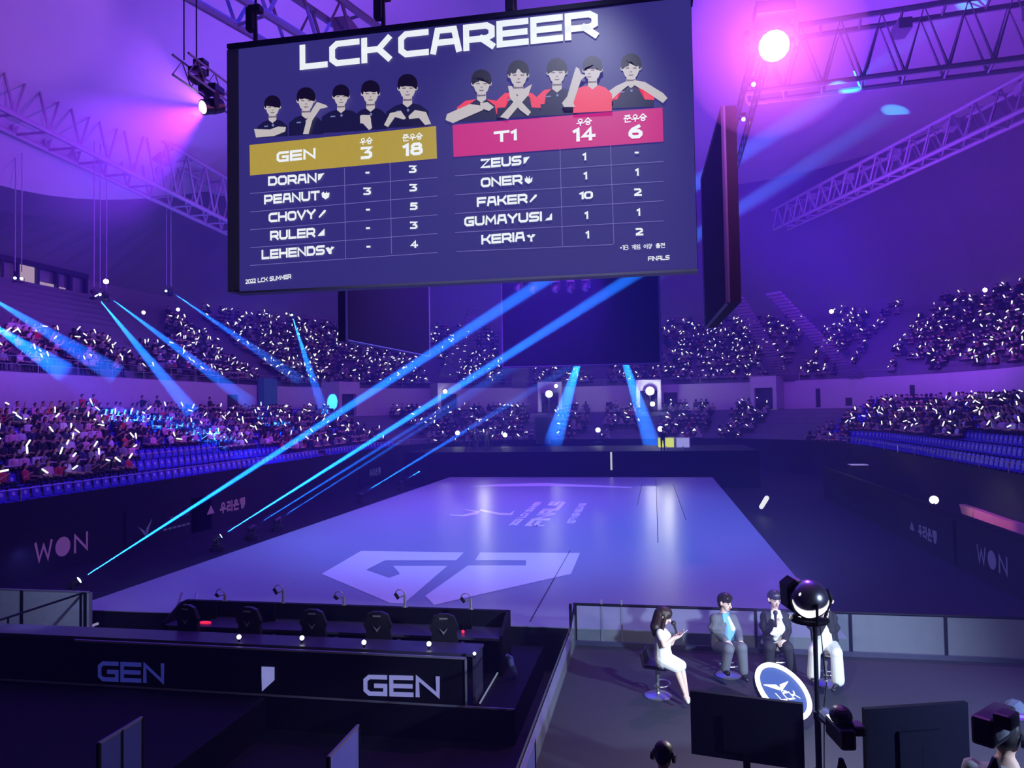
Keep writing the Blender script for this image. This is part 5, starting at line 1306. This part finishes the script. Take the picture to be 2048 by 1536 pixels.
# ---------------------------------------------------------------- presenters
skinP = mat('skin', (0.78, 0.55, 0.46), 0.5, var=.04); hairP = mat('hair_dark', (0.018, 0.012, 0.012), 0.4); hairB = mat('hair_brown', (0.026, 0.013, 0.012), 0.5)
dressP = mat('dress_white', (0.80, 0.80, 0.82), 0.7, var=.05, scale=30); greyS = mat('suit_grey', (0.13, 0.14, 0.18), 0.8); blackS = mat('suit_black', (0.020, 0.020, 0.026), 0.8)
blueS = mat('shirt_blue', (0.18, 0.45, 0.95), 0.7); whiteS = mat('shirt_white', (0.85, 0.85, 0.88), 0.7); shoeB = mat('shoe_black', (0.02, 0.02, 0.025), 0.25); shoeW = mat('shoe_white', (0.7, 0.7, 0.72), 0.4)
lipP = mat('lips', (0.45, 0.12, 0.12), 0.5); eyeP = mat('eye_dark', (0.03, 0.02, 0.02), 0.3); micM = mat('microphone_black', (0.02, 0.02, 0.02), 0.4); cardM = mat('cue_card', (0.85, 0.85, 0.88), 0.6)

def person_build(name, label, d0, J, head, facing, garments, hair, hands, extra=None, neck_r=.056, build=1.12, hs_=1.17):
    """J: joint -> (px, py, depth offset). Body is one surface; clothes, hair and face parts are children."""
    P = {k: at_d(v[0], v[1], d0 + v[2]) for k, v in J.items()}
    O = P['hip'].copy(); O.z = ZP
    P = {k: v - O for k, v in P.items()}
    hc = at_d(head[0], head[1], d0 + head[2]) - O
    fx, fy = facing; f = Vector((fx, fy, facing_z.get(name + label[:8], -0.12))).normalized(); rt = f.cross(Vector((0, 0, 1))).normalized(); up = rt.cross(f); f *= hs_; rt *= hs_; up *= hs_; k_ = hs_
    side_ = (P['shR'] - P['shL']).normalized()
    b = MB(); L = lambda *a, **k: limb(b, *a, **k)
    L(P['hip'], P['chest'], .100 * build, .105 * build, wide=side_, k=1.2); L(P['chest'], P['neck'], .09, .05, wide=side_, k=1.3); L(P['neck'], hc - up * .03, neck_r, neck_r * .95)
    # head: skull, face, jaw, nose, ears
    L(hc + up * .03 - f * .015, hc + up * .045 + f * .005, .088 * k_, .085 * k_); L(hc - up * .02 + f * .025, hc - up * .055 + f * .038, .066 * k_, .046 * k_)
    L(hc + f * .088 - up * .0, hc + f * .103 - up * .028, .012, .016)
    for s_ in (-1, 1): L(hc + rt * (s_ * .083) - up * .01, hc + rt * (s_ * .088) + up * .02, .014, .018)
    for s_ in ('R', 'L'):
        L(P['sh' + s_], P['el' + s_], .050 * build, .038 * build); L(P['el' + s_], P['ha' + s_], .037 * build, .026)
        if 'kn' + s_ in P:
            hj = P['hip'] + side_ * (.085 if s_ == 'R' else -.085) - Vector((0, 0, .02))
            L(hj, P['kn' + s_], .082 * build, .055 * build); L(P['kn' + s_], P['an' + s_], .052 * build, .032 * build, mid=(.3, .055 * build))
            toe = P['to' + s_]; L(P['an' + s_] - Vector((0, 0, .03)), toe, .032, .026)
    # hands: palm and five fingers
    for s_ in ('R', 'L'):
        hd, curl, fd = hands[s_]; fd = Vector(fd).normalized(); nrm = Vector(hd).normalized(); w = P['ha' + s_]; sd = fd.cross(nrm).normalized()
        pal = w + fd * .055; L(w, pal + fd * .02, .024, .026, wide=sd, k=1.45)
        for i, (off, ln) in enumerate(((-.032, .068), (-.011, .078), (.011, .073), (.031, .058))):
            k0 = pal + fd * .035 + sd * off; k1 = k0 + (fd * math.cos(curl * .7) + nrm * math.sin(curl * .7)) * ln * .5; k2 = k1 + (fd * math.cos(curl * 1.7) + nrm * math.sin(curl * 1.7)) * ln * .5
            L(k0, k1, .0095, .009, seg=8); L(k1, k2, .009, .0075, seg=8)
        k0 = w + fd * .03 - sd * .03; k1 = k0 + (fd * .6 - sd * .6 + nrm * .4).normalized() * .035; k2 = k1 + (fd * .8 + nrm * .6).normalized() * .03
        L(k0, k1, .012, .010, seg=8); L(k1, k2, .010, .008, seg=8)
    body = fuse('body', b, 0.0075, [skinP], 3)
    o = mesh_obj('person', body); o.location = O; tag(o, label, 'person')
    for gname, gmat, spec, vox in garments(P, hc, f, rt, up, side_):
        g = MB()
        for sp in spec: limb(g, *sp[:4], **(sp[4] if len(sp) > 4 else {}))
        mesh_obj(gname, fuse(gname, g, vox, [gmat], 3), o)
    hm, hs = hair
    g = MB()
    for a, b_, ra, rb, kw in hs(hc, f, rt, up, P): limb(g, a, b_, ra * k_, rb * k_, **kw)
    mesh_obj('hair', fuse('hair', g, .010, [hm], 2), o)
    q = MB()
    for s_ in (-1, 1): q.ball(hc + rt * (s_ * .032) + f * .084 + up * .012, .011, 8, 6, (1, 1, .7))
    q.build('eye', eyeP, o)
    q = MB(); q.tube([hc + rt * -.024 + f * .083 - up * .052, hc + f * .089 - up * .054, hc + rt * .024 + f * .083 - up * .052], .0065, 6); q.build('mouth', lipP, o)
    q = MB()
    for s_ in (-1, 1): q.tube([hc + rt * (s_ * .016) + f * .089 + up * .030, hc + rt * (s_ * .048) + f * .080 + up * .030], .005, 5)
    q.build('eyebrow', hm, o)
    return o, P, hc, (f, rt, up), O
facing_z = {}
def V(*a): return Vector(a)
FW = RM @ Vector((0, 0, -1)); FW.z = 0; FW.normalize(); RG = Vector((FW.y, -FW.x, 0))       # away from the camera, to the right

# woman in the white dress, in profile, looking down at her cards
def g_dress(P, hc, f, rt, up, sd):
    hem = .58
    kR, kL = P['hip'].lerp(P['knR'], .98), P['hip'].lerp(P['knL'], .98)
    return [('dress', dressP, [(P['hip'], P['waist'], .150, .122, dict(wide=sd, k=1.2)), (P['waist'], P['chest'], .122, .132, dict(wide=sd, k=1.2)), (P['chest'], P['neck'] - V(0, 0, .06), .118, .075, dict(wide=sd, k=1.4)),
                              (P['hip'] + sd * .06, kR, .125, .088), (P['hip'] - sd * .06, kL, .125, .088), (P['hip'], kR.lerp(kL, .5), .13, .092, dict(wide=sd, k=1.1)),
                              (P['shR'], P['shR'].lerp(P['elR'], .35), .064, .058), (P['shL'], P['shL'].lerp(P['elL'], .35), .064, .058)], .011),
            ('shoe', shoeW, [(P['anR'] - V(0, 0, .045), P['toR'], .034, .030), (P['anL'] - V(0, 0, .045), P['toL'], .034, .030)], .009)]
def h_long(hc, f, rt, up, P):
    return [(hc + up * .045 - f * .02, hc + up * .055 + f * .012, .100, .093, {}), (hc + up * .02 - f * .05, P['neck'] - f * .07 - V(0, 0, .02), .092, .085, dict(wide=rt, k=1.15)),
            (P['neck'] - f * .07, P['chest'] - f * .11 + V(0, 0, .02), .085, .045, dict(wide=rt, k=1.4)), (hc + rt * .075 + f * .02 + up * .03, P['neck'] + rt * .08 - V(0, 0, .12), .032, .02, {}), (hc - rt * .075 + f * .02 + up * .03, P['neck'] - rt * .08 - V(0, 0, .10), .032, .02, {})]
fdir = (RG * .92 - FW * .30)
facing_z['person' + 'young wo'] = -0.35
W, WP, WH, WF, WO = person_build('person', 'young woman with long dark hair and white dress looking down at cards', 11.35,
    dict(hip=(1327, 1318, 0), waist=(1325, 1297, 0), chest=(1326, 1276, 0), neck=(1322, 1256, 0), shR=(1320, 1266, -.15), shL=(1329, 1264, .15), elR=(1328, 1292, -.20), elL=(1343, 1287, .12), haR=(1347, 1276, -.10), haL=(1350, 1272, .04),
         knR=(1352, 1335, -.14), knL=(1362, 1331, .02), anR=(1370, 1388, -.20), anL=(1374, 1390, -.06), toR=(1376, 1404, -.28), toL=(1381, 1402, -.12)),
    (1327, 1233, 0), (fdir.x, fdir.y), g_dress, (hairB, h_long),
    dict(R=((0, 0, 1), .5, (RG.x, RG.y, .25)), L=((0, 0, 1), .6, (RG.x, RG.y, .35))), neck_r=.042, build=.92, hs_=1.1)
c = at_d(1363, 1270, 11.28) ; q = MB(); q.box((0, 0, 0), (.24, .005, .15), M=Matrix.Rotation(math.atan2(RG.y, RG.x), 3, 'Z') @ Matrix.Rotation(math.radians(-38), 3, 'Y') @ Matrix.Rotation(math.radians(70), 3, 'X'))
o = q.build('cue_card', cardM); o.location = c; tag(o, 'white cue cards held by the woman in the white dress', 'card')
def microphone(lab, p, d):
    th = thing('microphone', lab, 'microphone', p); R = Vector(d).normalized().to_track_quat('Z', 'Y').to_matrix()
    q = MB(); q.lathe([(.015, -.13), (.018, 0), (.024, .07)], (0, 0, 0), 12, R); q.build('handle', micM, th)
    q = MB(); q.ball(R @ Vector((0, 0, .10)), .038, 12, 8); q.build('windscreen', micM, th)
microphone('black microphone in the hand of the woman in the white dress', at_d(1351, 1259, 11.36), (-RG.x * .3, -RG.y * .3, 1))

# man in the grey suit
def suit(m, shirt, inner=None, flare=1.0, tm=None, sleeve_end=.92, shoe=None):
    def g(P, hc, f, rt, up, sd):
        out = [('jacket', m, [(P['hip'] + V(0, 0, .02), P['chest'], .160, .165, dict(wide=sd, k=1.32)), (P['chest'], P['neck'] - V(0, 0, .075), .155, .090, dict(wide=sd, k=1.85)),
                              (P['shR'], P['elR'], .090, .074), (P['elR'], P['elR'].lerp(P['haR'], sleeve_end), .070, .056), (P['shL'], P['elL'], .090, .074), (P['elL'], P['elL'].lerp(P['haL'], sleeve_end), .070, .056)], .011),
               ('trousers', tm or m, [(P['hip'], P['hip'] - V(0, 0, .02), .15, .15, dict(wide=sd, k=1.15)), (P['hip'] + sd * .085, P['knR'], .118, .095), (P['knR'], P['anR'], .090, .074 * flare), (P['hip'] - sd * .085, P['knL'], .118, .095), (P['knL'], P['anL'], .090, .074 * flare)], .012),
               ('shoe', shoe or shoeB, [(P['anR'] - V(0, 0, .05), P['toR'], .045, .040), (P['anL'] - V(0, 0, .05), P['toL'], .045, .040)], .010),
               ('shirt', shirt, [(P['hip'] + f * .10 + V(0, 0, .02), P['chest'] + f * .10, .088, .082, dict(wide=rt, k=1.35)), (P['chest'] + f * .10, P['neck'] + f * .035 - V(0, 0, .03), .082, .052, dict(wide=rt, k=1.25)), (P['neck'] + rt * .05 + f * .03, P['neck'] + rt * .075 + f * .065 - V(0, 0, .10), .026, .018), (P['neck'] - rt * .05 + f * .03, P['neck'] - rt * .075 + f * .065 - V(0, 0, .10), .026, .018)], .009)]
        if inner: out.append(('undershirt', inner, [(P['chest'] + f * .155 + V(0, 0, .02), P['neck'] + f * .075 - V(0, 0, .05), .045, .032)], .008))
        return out
    return g
def h_short(hc, f, rt, up, P):
    return [(hc + up * .045 - f * .022, hc + up * .060 + f * .004, .098, .090, {}), (hc - f * .05 + up * .02, hc - f * .05 - up * .03, .070, .055, dict(wide=rt, k=1.2)), (hc + f * .058 + up * .082 - rt * .04, hc + f * .058 + up * .084 + rt * .04, .030, .030, {})]
f2 = (RG * .55 - FW * .75)
person_build('person', 'man in a grey suit and bright blue shirt, hands near his knees', 12.15,
    dict(hip=(1446, 1291, 0), chest=(1447, 1252, 0), neck=(1447, 1226, 0), shR=(1430, 1238, -.02), shL=(1464, 1237, .06), elR=(1433, 1266, -.05), elL=(1476, 1264, -.06), haR=(1452, 1281, -.28), haL=(1480, 1281, -.30),
         knR=(1457, 1298, -.40), knL=(1483, 1296, -.38), anR=(1450, 1336, -.30), anL=(1487, 1342, -.36), toR=(1456, 1347, -.42), toL=(1494, 1360, -.46)),
    (1450, 1206, -.02), (f2.x, f2.y), suit(greyS, blueS, whiteS), (hairP, h_short),
    dict(R=((0, 0, -1), .9, (RG.x * .5 - FW.x * .5, RG.y * .5 - FW.y * .5, -.35)), L=((0, 0, -1), .9, (RG.x * .2 - FW.x * .6, RG.y * .2 - FW.y * .6, -.35))))

# man in the black suit with a microphone
f3 = (RG * .12 - FW * .95)
person_build('person', 'man in a black suit and white ruffled shirt speaking into a microphone', 12.3,
    dict(hip=(1551, 1288, 0), chest=(1550, 1248, 0), neck=(1549, 1221, 0), shR=(1531, 1233, -.02), shL=(1568, 1233, .02), elR=(1531, 1259, -.10), elL=(1575, 1261, -.06), haR=(1549, 1250, -.24), haL=(1570, 1280, -.30),
         knR=(1539, 1294, -.40), knL=(1575, 1295, -.38), anR=(1538, 1338, -.32), anL=(1584, 1340, -.32), toR=(1536, 1352, -.46), toL=(1588, 1353, -.46)),
    (1549, 1200, -.02), (f3.x, f3.y), suit(blackS, whiteS), (hairP, h_short),
    dict(R=((RG.x, RG.y, .1), 1.5, (RG.x * .3 - FW.x * .2, RG.y * .3 - FW.y * .2, .8)), L=((0, 0, -1), .8, (-RG.x * .6 - FW.x * .3, -RG.y * .6 - FW.y * .3, -.2))))
microphone('black microphone held at the chest of the man in the black suit', at_d(1551, 1238, 11.98), (0, 0, 1))
ruf = MB(); cc = at_d(1551, 1262, 11.98)
for i in range(5):
    x = (i - 2) * .034; ruf.tube([cc + RG * (x * .25) + V(0, 0, .06), cc + RG * (x * .7) - FW * .02, cc + RG * (x * 1.25) - FW * .03 + V(0, 0, -.07 + abs(i - 2) * .012)], .014, 6, rs=[.010, .017, .022])
fr = ruf.build('ruffle', whiteS)
man2 = bpy.data.objects['person.%03d' % (sum(1 for x in bpy.data.objects if x.name.startswith('person')) - 1)]
q = MB(); q.box((0, 0, 0), (.21, .004, .10), M=Matrix.Rotation(math.atan2(RG.y, RG.x), 3, 'Z') @ Matrix.Rotation(math.radians(-14), 3, 'Y') @ Matrix.Rotation(math.radians(60), 3, 'X'))
o = q.build('cue_card', cardM); o.location = at_d(1554, 1285, 11.94); tag(o, 'white paper in the lowered hand of the man in the black suit', 'card')

# person in wide white trousers behind the big lamp
f4 = (-RG * .35 - FW * .9)
person_build('person', 'person in a black jacket and wide white trousers, face hidden behind the round lamp', 11.95,
    dict(hip=(1650, 1288, 0), chest=(1646, 1250, 0), neck=(1648, 1224, 0), shR=(1632, 1236, 0), shL=(1664, 1236, 0), elR=(1636, 1262, -.12), elL=(1662, 1258, -.14), haR=(1648, 1243, -.24), haL=(1656, 1222, -.20),
         knR=(1629, 1302, -.36), knL=(1673, 1306, -.36), anR=(1627, 1350, -.32), anL=(1676, 1360, -.34), toR=(1626, 1362, -.44), toL=(1667, 1380, -.50)),
    (1652, 1204, -.02), (f4.x, f4.y), suit(blackS, whiteS, tm=dressP, flare=1.35, shoe=shoeB), (hairP, h_short),
    dict(R=((0, 0, 1), 1.0, (RG.x * .5, RG.y * .5, .8)), L=((-RG.x, -RG.y, 0), 1.2, (0, 0, 1))))
fr.parent = None; tag(fr, 'white frill spilling from the shirt of the man in the black suit', 'frill')

# ---------------------------------------------------------------- round LCK sign
rgt = RM @ Vector((1, 0, 0)); upv = RM @ Vector((0, 1, 0)); fwd = RM @ Vector((0, 0, -1))
U = (rgt * .340 + upv * .054 + fwd * .311) * .93; Vv = (rgt * -.269 + upv * .289 + fwd * .244) * .93; RD = U.length; Un = U.normalized(); Vn = Vv.normalized(); Nn = Un.cross(Vn).normalized()
sc = at_d(1566, 1382, 10.5)
sg = thing('round_sign', 'tilted round blue sign with glowing white rim reading LCK under a white wing mark', 'sign', sc)
def D(x, y, t=0): return Un * (x * RD) + Vn * (y * RD) + Nn * t
q = MB(); n = 40; q.prism([D(math.cos(2 * math.pi * i / n) * .99, math.sin(2 * math.pi * i / n) * .99, -.07) for i in range(n)], Nn * .065); q.build('disc_body', m_booth, sg)
q = MB(); q.add([D(math.cos(2 * math.pi * i / n) * .88, math.sin(2 * math.pi * i / n) * .88, .002) for i in range(n)], [tuple(range(n))]); q.build('sign_face', glow('sign_blue', lin(52, 92, 190), 1.0, False), sg)
q = MB(); q.tube([D(math.cos(2 * math.pi * i / n) * .93, math.sin(2 * math.pi * i / n) * .93, .01) for i in range(n + 1)], .035, 8, cap=False); q.build('rim_light', glow('rim_white', (1, 1, 1), 2.2), sg)
q = MB(); 
def sgn(px, py): # photo pixel -> on the disc plane
    d = ray(px, py); t_ = (sc + Nn * .008 - CP).dot(Nn) / d.dot(Nn); return CP + d * t_ - sc
for poly in ([(1526, 1370), (1529, 1368.5), (1552, 1369), (1561, 1376), (1560, 1381)], [(1559, 1369), (1574, 1363), (1576, 1362), (1576.5, 1364), (1566, 1379), (1563, 1385), (1561, 1379)], [(1563, 1380), (1573, 1381), (1573.5, 1383.5), (1568, 1383)]):
    q.add([sgn(*p) for p in poly], [tuple(range(len(poly)))])
A = sgn(1558, 1394); Bq = sgn(1593, 1389); u = (Bq - A).normalized(); W_ = sum(glyph_w(c_) for c_ in 'LCK') + .68; hh = .105
lettering(q, 'LCK', lambda x, y, t: A + u * x + Vn * y, hh, (Bq - A).length / (W_ * hh), w=.26, anchor='l')
q.build('lettering', glow('sign_white', (1, 1, 1), 1.2, False), sg)
low = min((D(math.cos(a), math.sin(a), -.07) for a in [i * .1 for i in range(63)]), key=lambda p: p.z)
q = MB(); q.rbox((0, 0, 0), (.5, .45, max(.1, sc.z - ZP - .25)), .02); pd = q.build('sign_stand', m_booth, sg); pd.location = Vector((-.03, .28, (ZP - sc.z) / 2 - .12))

# ---------------------------------------------------------------- confidence monitors, seen from behind
m_mon = mat('monitor_black', (0.004, 0.004, 0.010), 0.9, spec=.03)
def flat_monitor(lab, px1, py1, d1, px2, py2, d2, h):
    a = at_d(px1, py1, d1); b = at_d(px2, py2, d2); zt_ = (a.z + b.z) / 2; x = b - a; x.z = 0; n_ = Vector((-x.y, x.x, 0)).normalized(); c = (a + b) / 2; c.z = ZP
    th = thing('confidence_monitor', lab, 'monitor', c); H = zt_ - ZP
    q = MB(); q.prism([-x / 2 + V(0, 0, H), x / 2 + V(0, 0, H), x / 2 + V(0, 0, H - h), -x / 2 + V(0, 0, H - h)], n_ * .06); q.build('casing', m_mon, th)
    q = MB(); q.prism([-x * .2 + V(0, 0, H - h * .3) - n_ * .04, x * .2 + V(0, 0, H - h * .3) - n_ * .04, x * .2 + V(0, 0, H - h * .85) - n_ * .04, -x * .2 + V(0, 0, H - h * .85) - n_ * .04], n_ * .05); q.build('back_cover', m_mon, th)
    q = MB(); q.prism([-x * .49 + V(0, 0, H - .03) + n_ * .06, x * .49 + V(0, 0, H - .03) + n_ * .06, x * .49 + V(0, 0, H - h + .03) + n_ * .06, -x * .49 + V(0, 0, H - h + .03) + n_ * .06], n_ * .004); q.build('display', m_led_black, th)
    q = MB(); q.box((0, 0, (H - h * .5) / 2), (.07, .07, H - h * .5)); q.box((0, 0, .02), (.8, .5, .04), rz=math.atan2(x.y, x.x)); q.build('stand', m_mon, th)
flat_monitor('big dark monitor, seen from behind, overlapping the round LCK sign', 1380, 1382, 8.5, 1606, 1409, 8.07, .70)
flat_monitor('big dark monitor seen from behind beside the small purple-lit camera', 1730, 1418, 7.6, 1936, 1406, 7.73, .80)

# ---------------------------------------------------------------- big round lamp on its pole
pc = at_d(1617, 1198, 8.0); pb = at_d(1634, 1400, 8.0)
rl = thing('round_lamp', 'big round chrome-backed lamp with black hood on a tall black pole', 'lamp', (pb.x, pb.y, ZP)); L0 = Vector(rl.location)
q = MB(); q.tube([V(0, 0, 0), V(0, 0, 1.2)], .032, 10); q.tube([V(0, 0, 1.2), V(0, 0, pc.z - ZP - .28)], .024, 10); q.cyl((0, 0, 1.15), .042, .08, 10); q.cyl((0, 0, .55), .045, .08, 10)
for a in (.4, 2.5, 4.6): q.tube([(0, 0, .5), (math.cos(a) * .5, math.sin(a) * .5, .02)], .018, 6)
q.build('pole', m_booth, rl)
hd = pc - L0
q = MB(); q.ball(hd, .205, 24, 16); q.smooth = True; bl = q.build('lamp_globe', mat('globe_chrome', (0.35, 0.35, 0.42), 0.28, metal=.9), rl)
for p in bl.data.polygons: p.use_smooth = True
toC = (CP - pc).normalized(); vs = []; fs = []; nA = 18; nE = 6  # bright reflection on the globe painted as a glowing patch and spot
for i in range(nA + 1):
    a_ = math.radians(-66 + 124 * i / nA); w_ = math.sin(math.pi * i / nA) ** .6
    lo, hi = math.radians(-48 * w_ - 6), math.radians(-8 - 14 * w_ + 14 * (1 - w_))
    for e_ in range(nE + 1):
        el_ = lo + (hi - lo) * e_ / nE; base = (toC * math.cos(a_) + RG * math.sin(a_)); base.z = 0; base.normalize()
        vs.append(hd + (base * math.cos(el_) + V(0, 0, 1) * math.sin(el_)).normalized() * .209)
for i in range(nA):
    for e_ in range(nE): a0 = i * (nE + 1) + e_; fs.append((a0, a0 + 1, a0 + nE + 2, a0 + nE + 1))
q = MB(); q.add(vs, fs); q.add([hd + (toC * .82 - RG * .52 + V(0, 0, .30) + RG * (.10 * math.cos(b2)) + V(0, 0, .11 * math.sin(b2))).normalized() * .2085 for b2 in [2 * math.pi * k_ / 12 for k_ in range(12)]], [tuple(range(12))]); q.build('globe_reflection', glow('globe_reflection_glow', (.95, .95, 1.0), 1.3, False), rl)
q = MB(); q.lathe([(.21, -.05), (.235, -.05), (.235, .05), (.21, .05)], hd - RG * .02, 24, (RG * .95 + V(0, 0, .05)).normalized().to_track_quat('Z', 'Y').to_matrix()) if False else None
hc_ = hd - RG * .20
q = MB(); q.prism([hc_ + V(0, 0, .21) + RG * .06, hc_ + V(0, 0, .14) - RG * .03, hc_ + V(0, 0, -.10) - RG * .02, hc_ + V(0, 0, -.18) + RG * .10, hc_ + V(0, 0, -.15) + RG * .12, hc_ + V(0, 0, .17) + RG * .11], FW * .22); q.build('hood', m_booth, rl)
q = MB(); q.prism([hc_ + V(0, 0, .19) + RG * .07, hc_ + V(0, 0, .20) + RG * .13, hc_ + V(0, 0, .0) + RG * .05, hc_ + V(0, 0, -.16) + RG * .12, hc_ + V(0, 0, -.19) + RG * .08, hc_ + V(0, 0, .0) + RG * .015], FW * .12); q.build('reflector_rim', mat('rim_silver', (.35, .35, .40), .4, metal=.3), rl)
q = MB(); q.tube([hd + V(0, 0, -.28), hd + V(0, 0, -.22) - FW * .22, hd - FW * .22 + V(0, 0, .0)], .015, 6); q.lathe([(.03, -.02), (.19, 0), (.205, .02), (.19, .04)], hd - V(0, 0, .235), 20); q.tube([hd + RG * .20 + V(0, 0, .10), hd + RG * .24 + V(0, 0, -.02), hd + RG * .16 + V(0, 0, -.2)], .016, 6); q.build('bracket', m_booth, rl)
q = MB(); q.tube([V(.05, 0, pc.z - ZP - .25), V(.10, 0, pc.z - ZP - .9), V(.07, 0, 1.3), V(.05, 0, .6)], .006, 5); q.build('cable', micM, rl)
point('round_lamp_light', pc - RG * .10 + FW * .45 + V(0, 0, .0), 320, (1.0, 0.97, 0.95), .10)

# ---------------------------------------------------------------- crew at the bottom
def crew(lab, px, py, d, face, top, hat=None, s=1.0):
    p = at_d(px, py, d); top_z = p.z; p.z = ZP; k = (top_z - ZP) / 1.27
    b = mesh_obj('person', POSES[0][0]); b.location = p; b.rotation_euler = (0, 0, face); b.scale = (k,) * 3; tag(b, lab, 'person')
    mesh_obj('top', TOPM[(0, top)], b); mesh_obj('hair', POSES[0][2], b)
    q = MB(); hz = 1.17; q.tube([(.1 * math.cos(a), 0.02, hz + .1 * math.sin(a)) for a in [math.pi * i / 8 for i in range(9)]], .012, 6); q.cyl((-.12, .02, hz - .01), .04, .03, 10, axis=(1, 0, 0)); q.cyl((.09, .02, hz - .01), .04, .03, 10, axis=(1, 0, 0)); q.build('headphones', m_lampb, b)
    q = MB(); q.rbox((0, 0, .2), (.36, .36, .4), .03); o = q.build('flight_case_seat', m_booth); o.location = p; o.scale = (k,) * 3; tag(o, 'black case serving as seat under the ' + ('crew member in the grey top' if 'grey' in lab else 'dark figure with headphones'), 'case')
    return p
crew('dark figure with headphones at the bottom edge near the big dark monitor', 1327, 1489, 7.2, 2.9, 0)
crew('seated crew member in a grey top at the bottom corner beyond both monitors', 2010, 1440, 6.6, 2.6, 5)
p = at_d(1682, 1500, 7.0); p.z = ZP; th = tripod_camera('purple-lit black video camera on a tripod between the two dark monitors', p, 3.3, .8, at_d(1682, 1490, 7.0).z - ZP)
q = MB(); q.ball((0, .02, at_d(1682, 1490, 7.0).z - ZP + .28), .10, 14, 10, (1, 1.2, .9)); q.build('rain_hood', m_lampb, th)
p = at_d(1990, 1500, 6.4); p.z = ZP; th = tripod_camera('video camera under a pale cloth cover at the bottom corner', p, 2.4, 1.0, at_d(1978, 1500, 6.2).z - ZP)
q = MB(); q.rbox((0, .05, at_d(1978, 1490, 6.2).z - ZP + .08), (.22, .36, .20), .08); q.build('cloth_cover', mat('cover_grey', (.30, .32, .40), .9, spec=.1), th)
p = at_d(2032, 1430, 6.4); q = MB(); q.tube([(-.2, 0, 0), (.25, .1, -.06)], .03, 8); o = q.build('violet_tube', glow('tube_violet', lin(110, 60, 220), 1.0, False)); o.location = p; tag(o, 'short glowing violet tube at the bottom corner', 'lamp')
